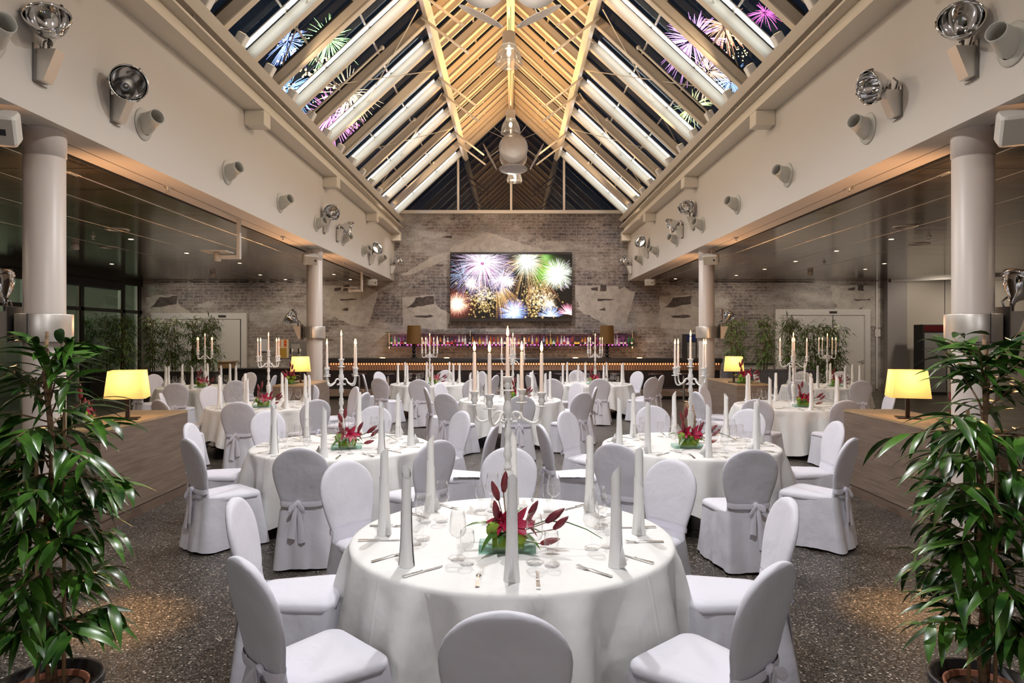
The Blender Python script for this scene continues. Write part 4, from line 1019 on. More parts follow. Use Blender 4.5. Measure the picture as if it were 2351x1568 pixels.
for x, y, z, rz, sc, lab in ((-4.07, 7.25, 0.99, 0.35, 1.0, 'lit square-shaded lamp on the near left divider'), (px(2083, 7.35), 7.35, 0.99, -0.35, 1.0, 'lit square-shaded lamp on the near right divider, behind leaves'),
                             (px(689.5, 12.9), 12.9, 0.99, 0.3, 0.95, 'small lit lamp on the far left divider'), (px(1681, 12.9)+0.06, 13.0, 0.99, -0.3, 0.95, 'small lit lamp on the far right divider')):
    PTL.place((x, y, z), rz, lab, scale=sc)
    lamp('POINT', (x, y, z+0.44), 9, WARM, 0.05)
# ================================================================ tables
TZ = 0.74; TR = 0.9
TABLES = [  # name, x, y, phrase
    ('nearest table', 0.03, 3.90, 0.1), ('second-row left table', -1.75, 7.10, 0.9), ('second-row right table', 1.90, 7.15, 0.5),
    ('left aisle table behind the oak divider', -4.02, 11.15, 0.3), ('right aisle table behind the oak divider', 4.64, 11.20, 1.2),
    ('middle third-row table', 0.0, 12.2, 0.7), ('far left-centre table by the bar', -1.95, 16.2, 0.2), ('far right-centre table by the bar', 1.97, 16.2, 1.0),
    ('farthest left table before the bamboo', -6.93, 15.2, 0.6), ('farthest right table before the bamboo', 7.15, 15.5, 0.4)]
SHORT = ['nearest table', 'second-row left table', 'second-row right table', 'left aisle table', 'right aisle table', 'middle third-row table', 'far left-centre table', 'far right-centre table', 'farthest left table', 'farthest right table']
def make_cloth(seed, n=176):
    r = random.Random(seed); m = MB(); sec = []
    ph = [r.uniform(0, 2*PI) for _ in range(6)]
    def ring(rad, z): return [(rad*math.cos(2*PI*k/n), rad*math.sin(2*PI*k/n), z) for k in range(n)]
    for rad in (0.02, 0.2, 0.45, 0.7, 0.82, 0.88): sec.append(ring(rad, TZ))
    sec.append(ring(0.897, TZ-0.002)); sec.append(ring(0.908, TZ-0.008)); sec.append(ring(0.914, TZ-0.022))
    rows = 12
    for i in range(1, rows+1):
        t = i/rows; row = []
        for k in range(n):
            a = 2*PI*k/n
            drop = 0.44+0.23*abs(math.sin(2*a))**1.6
            fold = 0.5*math.cos(13*a+ph[0]+0.8*math.sin(2*a+ph[1]))+0.32*math.cos(21*a+ph[2]+1.1*math.sin(3*a+ph[3]))+0.25*math.cos(7*a+ph[4])
            fold = math.copysign(abs(fold)**0.8, fold)
            amp = 0.10*t**0.55*(0.85+0.5*abs(math.sin(2*a)))
            rad = 0.914+0.075*t+amp*fold
            row.append((rad*math.cos(a), rad*math.sin(a), TZ-0.022-drop*t+0.004*math.cos(9*a+ph[5])*t))
        sec.append(row)
    m.loft(sec, True, False); return m
cloths = [make_cloth(s) for s in (1, 2, 3)]
cl_cache = {}
def make_table():
    r = tag(empty('round_table'), 'x', 'table', 'round banquet tables')
    MB().lathe([(0.001, TZ-0.03), (0.89, TZ-0.03), (0.89, TZ-0.004), (0.001, TZ-0.004)], 48).build('tabletop', mat('plywood_top', (0.25, 0.2, 0.15), 0.6), r)
    for a in range(4):
        x, y = 0.58*math.cos(PI/4+a*PI/2), 0.58*math.sin(PI/4+a*PI/2)
        MB().box(x-0.022, x+0.022, y-0.022, y+0.022, 0, TZ-0.031).build('leg', DARKLEG, r)
    return r
PT = Proto(make_table())
for i, (nm, x, y, rot) in enumerate(TABLES):
    PT.place((x, y, 0), rot, 'round table under the white cloth, the ' + SHORT[i], 'round banquet tables')
    k = i % 3
    if k not in cl_cache: c = cloths[k].build('tablecloth', CLOTH); cl_cache[k] = c
    else: c = cl_cache[k].copy(); COL.objects.link(c)
    c.location = (x, y, 0); c.rotation_euler = (0, 0, rot+0.7)
    tag(c, 'white cloth draped over the ' + nm, 'tablecloth', 'white round tablecloths')

# ================================================================ chairs
def make_chair(seed, full=True):
    r = random.Random(seed)
    R = tag(empty('covered_chair'), 'x', 'chair', 'white covered banquet chairs')
    # back cover: oval top narrowing to a waist
    def hw(z):
        if z > 0.80: return 0.225*math.sqrt(max(0, 1-((z-0.80)/0.19)**2))
        if z > 0.52: t = (z-0.52)/0.28; return 0.165+0.06*math.sin(t*PI/2)**1.2
        return 0.165+0.02*(0.52-z)/0.1
    zs = [0.42, 0.46, 0.50, 0.53, 0.56, 0.60, 0.65, 0.70, 0.75, 0.80, 0.84, 0.88, 0.91, 0.935, 0.955, 0.97, 0.98, 0.986, 0.99]
    secs = []
    n = 28
    for z in zs:
        w = max(hw(z), 0.02); t = 0.024 if z < 0.97 else 0.024*math.sqrt(max(0.08, (0.993-z)/0.023))
        y0 = -0.215-0.115*((z-0.42)/0.57)**1.3; row = []
        for k in range(n):
            a = 2*PI*k/n; ca, sa = math.cos(a), math.sin(a)
            x = w*math.copysign(abs(ca)**0.55, ca); yy = t*math.copysign(abs(sa)**0.7, sa)
            crease = 0.004*math.sin(26*z+seed)*max(0, 1-abs(z-0.56)/0.1)
            row.append((x, y0+yy+0.22*x*x+crease, z))
        secs.append(row)
    MB().loft(secs, True, True).build('backrest', CHAIRC, R)
    # seat cover, domed rounded square
    def outline(hwb, hwf, yb, yf, c, m_=8):
        pts = []
        for (sx_, sy_, a0) in ((1, 1, 0), (-1, 1, 90), (-1, -1, 180), (1, -1, 270)):
            h_ = hwf if sy_ > 0 else hwb; yy = yf if sy_ > 0 else yb
            for k in range(m_):
                a = math.radians(a0+90*k/(m_-1)); pts.append((sx_*(h_-c)+c*math.cos(a), yy-sy_*c+c*math.sin(a) if 1 else 0))
        return pts
    o1 = outline(0.19, 0.235, -0.20, 0.25, 0.07)
    def sc_(p, k, z): return [(x*k, 0.02+(y-0.02)*k, z) for x, y in p]
    MB().loft([sc_(o1, 1.0, 0.425), sc_(o1, 1.012, 0.445), sc_(o1, 0.99, 0.465), sc_(o1, 0.93, 0.478), sc_(o1, 0.7, 0.486), sc_(o1, 0.35, 0.490), sc_(o1, 0.05, 0.491)], True, True).build('seat', CHAIRC, R)
    # skirt to the floor with corner pleats
    def dense(p, m_):
        out = []
        for i in range(len(p)):
            a, b = p[i], p[(i+1) % len(p)]; L_ = math.dist(a, b); q = max(1, int(L_/0.022))
            for k in range(q): out.append((a[0]+(b[0]-a[0])*k/q, a[1]+(b[1]-a[1])*k/q))
        return out
    base = dense(outline(0.185, 0.232, -0.225, 0.247, 0.05, 5), 0)
    N_ = len(base); secs = []
    for i in range(9):
        t = i/8; z = 0.452-0.432*t; row = []
        for k, (x, y) in enumerate(base):
            a = math.atan2(y-0.0, x); rr = math.hypot(x, y); cor = abs(math.sin(2*a))**4
            f = 1+0.14*t+0.11*t*cor*(0.5+0.5*math.cos(9*a))+0.035*t**0.7*math.sin(9*a+seed+0.7*math.sin(4*t))+0.02*t*math.sin(21*a+2*seed)
            back = max(0, -math.sin(a))**2
            row.append((x*f, y*f-0.05*t*back-0.022*back, z+0.006*math.sin(5*a+seed)*t+0.04*back*(1-t)))
        secs.append(row)
    MB().loft(secs, False, False).build('skirt', CHAIRC, R)
    # sash round the back with a bow
    z = 0.535; m = MB()
    pts = []
    for k in range(25):
        a = 2*PI*k/24; ca, sa = math.cos(a), math.sin(a)
        pts.append((0.172*math.copysign(abs(ca)**0.55, ca), -0.235+0.032*math.copysign(abs(sa)**0.7, sa)+0.22*(0.172*ca)**2, z+0.012*math.sin(a)))
    secs = [[(p[0], p[1], p[2]+0.022), (p[0]*1.012, p[1]-0.003*1, p[2]), (p[0], p[1], p[2]-0.022)] for p in pts]
    m.loft(secs, False, False, closed=False)
    sash = m.build('sash', SASHC, R)
    side = r.uniform(-0.05, 0.05); yb = -0.272
    b = MB().ball((side, yb, z), (0.028, 0.02, 0.025), 12, 8)
    for s_ in (-1, 1):
        dr = r.uniform(0.3, 0.9)
        lp = []
        for k in range(11):
            t = k/10; a = t*PI
            lp.append(Vector((side+s_*0.085*math.sin(a)*(0.75), yb-0.012-0.02*math.sin(a), z-0.085*math.sin(a)*dr+0.05*(t-0.5)*math.sin(a)*1.2)))
        secs = [[p+Vector((0, -0.004, 0.018)), p+Vector((0, -0.012, 0)), p+Vector((0, -0.004, -0.018))] for p in lp]
        b.loft(secs, False, False, closed=False)
        tl = r.uniform(0.20, 0.36); secs = []
        for k in range(7):
            t = k/6; w_ = 0.014+0.016*t
            p = Vector((side+s_*(0.012+0.03*t), yb-0.008-0.03*t, z-0.01-tl*t))
            secs.append([p+Vector((-w_, 0, 0)), p+Vector((0, -0.012, 0)), p+Vector((w_, 0, 0.012*s_))])
        b.loft(secs, False, False, closed=False)
    b.build('bow', SASHC, sash)
    if full:
        for (x, y) in ((-0.15, -0.20), (0.15, -0.20), (-0.18, 0.19), (0.18, 0.19)):
            MB().lathe([(0.001, 0), (0.014, 0), (0.014, 0.03), (0.012, 0.42), (0.001, 0.42)], 10, Tr(x, y, 0)).build('leg', DARKLEG, R)
    return R
CHP = [Proto(make_chair(s)) for s in (1, 2, 3)]
CHAIRS = {  # pixel of the top centre of each backrest, direction phrase
 0: [(1165, 1408, 'front'), (560, 1287, 'front left'), (552, 1148, 'left'), (811, 1066, 'back left'), (1165, 1038, 'back'), (1539, 1059, 'back right'), (1778, 1148, 'right'), (1778, 1298, 'front right')],
 1: [(684, 1030.5, 'front'), (432, 1009, 'front left'), (443, 973, 'left'), (628, 947, 'back left'), (853, 936.5, 'back'), (1049, 946, 'back right'), (1136, 977, 'right'), (1002, 1013, 'front right')],
 2: [(1724, 1034, 'front'), (1409, 1020, 'front left'), (1240, 976, 'left'), (1326, 948, 'back left'), (1501, 935, 'back'), (1713, 942, 'back right'), (1915, 969, 'right'), (1955, 1008, 'front right')],
 3: [(542, 924, 'front'), (729, 918, 'front right'), (839, 902, 'right'), (807, 889, 'back right'), (682, 886, 'back'), (520, 891, 'back left'), (389, 903, 'left'), (365, 919, 'front left')],
 4: [(1734, 917.6, 'front left'), (1941, 920, 'front'), (1598, 900, 'left'), (1619, 887, 'back left'), (1737, 884, 'back'), (2029, 899, 'right')],
 5: [(1194, 909, 'front'), (1018, 904, 'front left'), (982, 890, 'left'), (1039, 881, 'back left'), (1302, 880, 'back right'), (1364, 889, 'right'), (1340, 902, 'front right')],
 6: [(962, 872, 'front'), (868, 868.5, 'front left'), (839, 860, 'left'), (898, 855, 'back left'), (1009, 853, 'back'), (1105, 853, 'back right'), (1139, 862, 'right'), (1086, 871, 'front right')],
 7: [(1377, 870, 'front'), (1266, 870, 'front left'), (1213, 862, 'left'), (1256, 856, 'back left'), (1337, 853, 'back'), (1456, 853.5, 'back right'), (1520, 862, 'right'), (1499, 867, 'front right')],
 8: [(539, 874, 'front right'), (403, 880, 'front'), (392, 861, 'left'), (539, 858, 'back right'), (631, 862, 'right'), (312, 872, 'front left')],
 9: [(1979, 874.5, 'front'), (1831, 873, 'front left'), (1740, 857, 'left'), (1840, 853, 'back left'), (1928, 853, 'back')]}
import zlib
r4 = random.Random(4); ci = 0
for ti, lst in CHAIRS.items():
    _, tx, ty, _ = TABLES[ti]
    for (x, y, ph) in lst:
        d = (H-0.98)*F/(y-VY); X = px(x, d); v = Vector((tx-X, ty-d)); q = max(v.length, 1.53); v.normalize()
        if q > 2.1: q = q
        X, Yv = tx-v.x*q, ty-v.y*q
        if v.length < 0.1: v = Vector((0, 1))
        ox, oy = X+v.x*0.32, Yv+v.y*0.32
        rz = math.atan2(v.y, v.x)-PI/2+r4.uniform(-0.06, 0.06)
        CHP[ci % 3].place((ox, oy, 0), rz, 'white covered chair with tied sash at the %s of the %s' % (ph, SHORT[ti]), 'chairs around the ' + SHORT[ti]); ci += 1

# ================================================================ place settings
def make_napkin():
    m = MB(); n = 22
    # outer roll with a slanting top, flaring slightly to the base, open underneath
    def top(a): return 0.465+0.032*math.cos(a-0.6)
    rows = []
    for i in range(9):
        t = i/8; row = []
        for k in range(n):
            a = 2*PI*k/n; rad = 0.0235+0.0135*(1-t)**3+0.003*math.sin(a*2+3*t)*(1-t)
            row.append((rad*math.cos(a), rad*math.sin(a), t*top(a)))
        rows.append(row)
    m.loft(rows, False, False)
    m.loft([[(0.0185*math.cos(2*PI*k/n), 0.0185*math.sin(2*PI*k/n), z if z < 0.4 else top(2*PI*k/n)-0.004) for k in range(n)] for z in (0.3, 0.5)], False, False)
    # second wrap, ending lower, and a loose corner at the base
    rows = []
    for i in range(7):
        t = i/6; row = []
        for k in range(9):
            a = -0.2+PI*0.95*k/8; rad = 0.0285+0.0145*(1-t)**2.5
            row.append((rad*math.cos(a-1.2), rad*math.sin(a-1.2), t*(0.30+0.035*math.cos(a))))
        rows.append(row)
    m.loft(rows, False, False, closed=False)
    m.add([(0.035, 0.0, 0.001), (0.085, 0.03, 0.035), (0.038, 0.02, 0.12), (0.03, 0.035, 0.001)], [(0, 1, 2), (0, 3, 1), (3, 2, 1)], True)
    return m.build('rolled_napkin', NAPK)
def make_wine():
    r = empty('wine_glass')
    MB().lathe([(0.001, 0.0), (0.036, 0.0), (0.037, 0.003), (0.02, 0.007), (0.006, 0.012), (0.0042, 0.03), (0.0042, 0.10), (0.008, 0.112)], 24).build('stem', GLASS, r)
    MB().lathe([(0.001, 0.110), (0.012, 0.112), (0.034, 0.128), (0.045, 0.150), (0.0455, 0.158), (0.041, 0.20), (0.034, 0.248), (0.0325, 0.248), (0.0395, 0.20), (0.0435, 0.158), (0.033, 0.131), (0.012, 0.116), (0.001, 0.115)], 28).build('bowl', GLASS, r)
    return r
def make_goblet():
    r = empty('water_goblet')
    MB().lathe([(0.001, 0.0), (0.034, 0.0), (0.035, 0.003), (0.018, 0.007), (0.006, 0.014), (0.005, 0.05), (0.009, 0.066)], 24).build('stem', GLASS, r)
    MB().lathe([(0.001, 0.064), (0.014, 0.068), (0.031, 0.090), (0.038, 0.118), (0.037, 0.14), (0.033, 0.170), (0.0315, 0.170), (0.0355, 0.14), (0.0365, 0.118), (0.030, 0.093), (0.013, 0.071), (0.001, 0.069)], 26).build('bowl', GLASS, r)
    return r
def make_fork():
    m = MB()
    def prof(y):
        return 0.003+0.010*math.sin(min(1, max(0, y))*PI/2)
    pts = [(-0.105, 0.009, 0.004), (-0.10, 0.010, 0.004), (-0.03, 0.006, 0.006), (0.02, 0.0035, 0.010), (0.035, 0.006, 0.007), (0.045, 0.0125, 0.004), (0.06, 0.0125, 0.004)]
    m.loft([[(-w, y, z), (-w, y, z+0.002), (w, y, z+0.002), (w, y, z)] for y, w, z in pts], True, True, smooth=False)
    for k in range(4):
        x = -0.0105+0.007*k; m.loft([[(x-0.0017, y, z), (x-0.0017, y, z+0.0015), (x+0.0017, y, z+0.0015), (x+0.0017, y, z)] for y, z in ((0.058, 0.004), (0.08, 0.006), (0.105, 0.011))], True, True, smooth=False)
    return m.build('fork', SILVER)
def make_knife():
    m = MB()
    m.loft([[(-w, y, 0.001), (-w, y, 0.001+h_), (w, y, 0.001+h_), (w, y, 0.001)] for y, w, h_ in ((-0.12, 0.009, 0.006), (-0.115, 0.010, 0.007), (-0.05, 0.0075, 0.007), (-0.015, 0.006, 0.006), (-0.012, 0.009, 0.008), (-0.006, 0.009, 0.008), (0.0, 0.006, 0.004))], True, True, smooth=False)
    m.loft([[(-0.006, y, 0.002), (-0.006, y, 0.004), (w, y, 0.004), (w, y, 0.002)] for y, w in ((0.0, 0.006), (0.05, 0.009), (0.09, 0.009), (0.108, 0.003), (0.115, -0.004))], True, True, smooth=False)
    return m.build('table_knife', SILVER)
DIRS = ['front', 'front left', 'left', 'back left', 'back', 'back right', 'right', 'front right']
PNK, PWG, PGB, PFK, PKN = [Proto(f()) for f in (make_napkin, make_wine, make_goblet, make_fork, make_knife)]
r5 = random.Random(21)
for ti, (nm, tx, ty, _) in enumerate(TABLES):
    for k in range(8):
        th = -PI/2-k*PI/4+(r5.uniform(-0.04, 0.04) if ti else r5.uniform(-0.01, 0.01))
        if ti in (5, 6, 7, 8, 9): th += 0.18
        ur = Vector((math.cos(th), math.sin(th))); ut = Vector((-ur.y, ur.x))
        def at(r_, t_): return (tx+ur.x*r_+ut.x*t_, ty+ur.y*r_+ut.y*t_, TZ+0.001)
        ang = th+PI/2; j = r5.uniform
        tail = 'at the %s setting of the %s' % (DIRS[k], SHORT[ti])
        g = ' on the ' + SHORT[ti]
        for pr, nm_, rr, tt, rz, cat in ((PNK, 'tall white rolled napkin standing', 0.735, 0.0, j(0, 6), 'napkin'), (PWG, 'tall clear wine glass', 0.50, 0.115, 0, 'wine glass'),
                                (PGB, 'small clear stemmed goblet', 0.535, 0.205, 0, 'goblet'), (PFK, 'silver fork lying', 0.735, -0.15, ang+j(-0.05, 0.05), 'fork'), (PKN, 'silver knife lying', 0.725, 0.135, ang+j(-0.06, 0.06), 'knife')):
            o = pr.place(at(rr+j(-0.015, 0.015), tt+j(-0.012, 0.012)), rz, nm_+' '+tail, {'napkin': 'rolled napkins', 'wine glass': 'wine glasses', 'goblet': 'goblets', 'fork': 'forks', 'knife': 'knives'}[cat]+g)
            o['category'] = cat

# ================================================================ candelabra
def make_candelabrum(angs):
    r = tag(empty('candelabrum'), 'x', 'candelabrum', 'tall white candelabra')
    Z = 0.0
    MB().lathe([(0.001, 0), (0.088, 0), (0.09, 0.008), (0.082, 0.018), (0.05, 0.03), (0.03, 0.045), (0.02, 0.06), (0.028, 0.075), (0.018, 0.09),
                (0.020, 0.11), (0.026, 0.17), (0.035, 0.27), (0.037, 0.31), (0.030, 0.335), (0.018, 0.345), (0.026, 0.355), (0.026, 0.362), (0.016, 0.37), (0.015, 0.40), (0.024, 0.42), (0.026, 0.44), (0.02, 0.46), (0.024, 0.475), (0.016, 0.49),
                (0.015, 0.53), (0.024, 0.555), (0.024, 0.575), (0.018, 0.60), (0.017, 0.63), (0.016, 0.66), (0.027, 0.69), (0.028, 0.715), (0.018, 0.75), (0.022, 0.78), (0.014, 0.80), (0.02, 0.815)], 24, cap=False).build('stem', WHITEMET, r)
    def cup(m, x, y, z, s=1.0):
        m.lathe([(0.008*s, 0.0), (0.036*s, 0.0), (0.036*s, 0.005), (0.014*s, 0.008), (0.013*s, 0.015), (0.022*s, 0.028), (0.018*s, 0.045), (0.019*s, 0.06), (0.028*s, 0.078), (0.03*s, 0.084), (0.019*s, 0.086), (0.012*s, 0.06), (0.001, 0.06)], 20, Tr(x, y, z))
    m = MB(); cup(m, 0, 0, 0.812, 1.1); m.build('candle_cup', WHITEMET, r)
    for a in angs:
        T = Rz(a); m = MB()
        pts = []
        # scroll out of the stem, S-curve down and up to the cup
        for t in [i/20 for i in range(21)]:
            if t < 0.42:
                u = t/0.42; an = PI*1.15-u*PI*1.15; x = 0.055-0.034*math.cos(an)*1.0+0.0; z = 0.655+0.032*math.sin(an)-0.0
                x = 0.052+0.034*math.cos(an)
            else:
                u = (t-0.42)/0.58; x = 0.086+0.119*math.sin(u*PI/2)**1.1; z = 0.655-0.055*math.sin(u*PI*0.62)+0.135*u**3.2
            pts.append((x, 0, z))
        m.tube(pts, [0.0065+0.003*(i/20) for i in range(21)], 8, T)
        m.ball((pts[0][0], 0, pts[0][2]), 0.011, 8, 6, T); m.tube([(0.01, 0, 0.62), (0.04, 0, 0.63), (0.06, 0, 0.628)], 0.007, 6, T)
        arm = m.build('arm', WHITEMET, r)
        m = MB(); x = pts[-1][0]; cup(m, x*math.cos(a), x*math.sin(a), 0.722); m.build('candle_cup', WHITEMET, arm)
    return r
CUPR = 0.205; CUPZ = 0.722+0.062; TOPZ = 0.812+0.062
def make_candle():
    r = tag(empty('taper_candle'), 'x', 'candle', 'lit taper candles')
    MB().lathe([(0.001, 0), (0.0125, 0), (0.013, 0.02), (0.0095, 0.25), (0.007, 0.256), (0.001, 0.257)], 16).build('wax', WAX, r)
    MB().tube([(0, 0, 0.255), (0, 0, 0.268)], 0.0012, 5).build('wick', WICK, r)
    MB().lathe([(0.0005, 0.260), (0.0068, 0.270), (0.0088, 0.282), (0.0058, 0.302), (0.0005, 0.325)], 12).build('flame', FLAME, r)
    return r
PC = [Proto(make_candelabrum([math.radians(a) for a in (168, 240, 65, -12)])), Proto(make_candelabrum([math.radians(a) for a in (45, 135, 225, 315)]))]
PCD = Proto(make_candle())
CROT = [0, math.radians(15), math.radians(-20), math.radians(12), math.radians(18), math.radians(35), math.radians(-10), math.radians(-18), math.radians(20), math.radians(-10)]
CPX = [1165, 783, 1585, 616, 1821, 1177, 986, 1366, 470, 1899]
CANG = [[168, 240, 65, -12], [45, 135, 225, 315]]
for ti, (nm, tx, ty, _) in enumerate(TABLES):
    py = ty+(0.15 if ti == 0 else 0.05); pxx = px(CPX[ti], py)
    if ti == 0: pxx = px(1165, py)
    q = 0 if ti == 0 else 1
    PC[q].place((pxx, py, TZ+0.001), CROT[ti], 'white five-candle candelabrum standing on the ' + SHORT[ti], 'tall white candelabra')
    zc = TZ+0.001
    PCD.place((pxx, py, zc+TOPZ), 0, 'lit candle in the central top cup of the candelabrum, ' + SHORT[ti], 'lit candles of the candelabra')
    for a in CANG[q]:
        an = math.radians(a)+CROT[ti]; x_, y_ = pxx+CUPR*math.cos(an), py+CUPR*math.sin(an)
        side = ('left' if math.cos(an) < 0 else 'right')+(' front' if math.sin(an) < 0 else ' back')
        if ti == 0: side = {168: 'far left', 240: 'inner left', 65: 'inner right', -12: 'far right'}[a]
        PCD.place((x_, y_, zc+CUPZ), 0, 'lit candle on the %s arm of the candelabrum, %s' % (side, SHORT[ti]), 'lit candles of the candelabra')
    lamp('POINT', (pxx, py, zc+1.24), 2.2, (1.0, 0.55, 0.22), 0.03)

# ================================================================ flower arrangements
def lily(m, c, d, s, r):
    d = Vector(d).normalized(); q = d.to_track_quat('Z', 'Y')
    for k in range(6):
        a = k*PI/3+r.uniform(-0.15, 0.15); out = q @ Vector((math.cos(a), math.sin(a), 0.75 if k % 2 else 0.95))
        m.leaf(c, out, s*r.uniform(0.9, 1.1), s*0.42, 0.7, up=q @ Vector((0, 0, 1)), n=6, fold=0.35)
def bud(m, c, d, s):
    q = Vector(d).normalized().to_track_quat('Z', 'Y').to_matrix().to_4x4()
    m.lathe([(0.001, 0), (s*0.10, s*0.08), (s*0.17, s*0.35), (s*0.16, s*0.6), (s*0.08, s*0.88), (0.001, s)], 12, Tr(*c) @ q)
def make_flowers(seed, near=False):
    r = random.Random(seed); R = tag(empty('flower_arrangement'), 'x', 'flowers', 'red lily arrangements')
    # glass tray with thick greenish rim
    m = MB(); w, l, h_ = 0.15, 0.075, 0.035
    m.box(-w, w, -l, l, 0, 0.006); m.box(-w, w, -l, -l+0.005, 0.006, h_); m.box(-w, w, l-0.005, l, 0.006, h_); m.box(-w, -w+0.005, -l+0.005, l-0.005, 0.006, h_); m.box(w-0.005, w, -l+0.005, l-0.005, 0.006, h_)
    m.build('glass_tray', TRAYG, R)
    MB().box(-0.08, 0.09, -0.05, 0.05, 0.008, 0.075, b=0.02).build('moss_block', MOSS, R)
    for (x, y, z, q) in ((-0.07, -0.035, 0.115, 0.042), (0.06, -0.045, 0.085, 0.045), (0.02, 0.03, 0.10, 0.04)):
        m = MB(); m.ball((x, y, z), q, 16, 10); m.v = [(a+r.uniform(-0.003, 0.003), b+r.uniform(-0.003, 0.003), c+r.uniform(-0.003, 0.003)) for a, b, c in m.v]; m.build('moss_ball', MOSS, R)
    for (x, y, z, dx, dy, dz, s) in ((0.035, -0.045, 0.14, 0.35, -0.7, 0.5, 0.115), (-0.02, -0.03, 0.15, -0.5, -0.6, 0.6, 0.10), (0.09, 0.0, 0.13, 0.9, 0.0, 0.4, 0.10)):
        m = MB(); lily(m, (x, y, z), (dx, dy, dz), s, r)
        for k in range(5): m.tube([(x, y, z), (x+dx*0.06+r.uniform(-0.015, 0.015), y+dy*0.06+r.uniform(-0.015, 0.015), z+dz*0.06)], 0.0015, 4)
        m.build('lily_bloom', LILY, R)
    for (x, y, z, dx, dy, dz, s) in ((-0.02, 0.0, 0.30, 0.1, 0, 1, 0.12), (-0.045, -0.01, 0.26, -0.35, 0, 1, 0.115), (-0.05, -0.03, 0.16, -0.15, -0.2, 1, 0.12), (0.11, -0.02, 0.17, 0.55, 0, 1, 0.11), (0.20, -0.03, 0.15, 1, 0, 0.75, 0.13), (0.24, -0.05, 0.12, 0.9, -0.1, 0.8, 0.11), (0.17, -0.08, 0.055, 0.9, -0.1, 0.25, 0.11)):
        m = MB(); bud(m, (x, y, z), (dx, dy, dz), s); o = m.build('lily_bud', BUD, R)
        MB().tube([(0.0, 0, 0.06), (x*0.5, y*0.5, 0.06+(z-0.06)*0.55), (x, y, z)], 0.003, 5).build('stalk', BARK, o)
    for (dx, dy, dz, L_, w_, dr) in ((-0.7, -0.2, 0.75, 0.24, 0.055, 1.3), (-0.5, -0.6, 0.45, 0.22, 0.04, 1.7), (0.2, 0.3, 1, 0.24, 0.03, 2.2), (-0.6, 0.5, 0.5, 0.18, 0.05, 1.2), (0.6, 0.6, 0.4, 0.2, 0.05, 1.2), (0.7, -0.6, 0.35, 0.22, 0.04, 1.2), (0.3, -0.9, 0.2, 0.16, 0.05, 1.0), (-0.3, -0.9, 0.2, 0.13, 0.05, 1.0), (0.95, 0.1, 0.5, 0.22, 0.04, 1.4)):
        m = MB(); m.leaf((dx*0.03, dy*0.03, 0.10), (dx, dy, dz), L_, w_, dr, n=8, fold=0.15); m.build('leaf', GREEN, R)
    m = MB(); m.tube([(0.05, 0, 0.1), (0.2, -0.01, 0.155), (0.32, -0.02, 0.15), (0.42, -0.03, 0.115), (0.5, -0.04, 0.07)], [0.004, 0.004, 0.0035, 0.003, 0.002], 6); m.build('grass_blade', GREEN, R)
    return R
PF = [Proto(make_flowers(1)), Proto(make_flowers(2))]
FO = [(-0.03, -0.28, 0.0), (0.08, -0.22, 0.2), (-0.12, -0.22, 0.1), (-0.02, -0.28, 0.1), (0.0, -0.3, -0.1), (0.02, -0.2, 0.5), (0.08, -0.15, 0.3), (-0.1, -0.15, 0.2), (-0.02, -0.2, 0), (0.05, -0.2, 0.1)]
for ti, (nm, tx, ty, _) in enumerate(TABLES):
    dx, dy, rz = FO[ti]
    cxx = px(CPX[ti], ty)
    PF[ti % 2].place((cxx+dx+0.03, ty+dy, TZ+0.002), rz, 'red lily arrangement in a glass tray on the ' + SHORT[ti], 'red lily arrangements')
for x, y, z, rz, lab, s in ((px(665, 12.6), 12.6, 0.992, 2.5, 'red lilies beside the lamp on the far left divider', 1.0), (px(1705, 12.75), 12.75, 0.992, 0.3, 'red lilies beside the lamp on the far right divider', 1.1),
                         (-4.24, 6.72, 0.992, 2.0, 'red and pink lilies on the near left divider, behind the ficus', 1.0), (4.42, 6.75, 0.992, 0.4, 'red lilies on the near right divider, behind the ficus', 0.9)):
    PF[0].place((x, y, z), rz, lab, 'red lily arrangements', scale=s)

# folded sheet lying on two seats
for (x, y, lab) in ((px(1068, 6.5), 6.75, 'crumpled white napkin on the seat at the right of the second-row left table'), (px(1318, 6.5), 6.75, 'crumpled white napkin on the seat at the left of the second-row right table')):
    m = MB(); n = 14; r6 = random.Random(int(x*100))
    vs = [(-0.13+0.26*i/n, -0.11+0.22*j/n, 0.0015+0.004*abs(math.sin(i*1.3+j*0.7))+r6.uniform(0, 0.004)) for j in range(n+1) for i in range(n+1)]
    m.add(vs, [(j*(n+1)+i, j*(n+1)+i+1, (j+1)*(n+1)+i+1, (j+1)*(n+1)+i) for j in range(n) for i in range(n)])
    tag(m.build('napkin', NAPK, None, (x, y, 0.492)), lab, 'napkin')

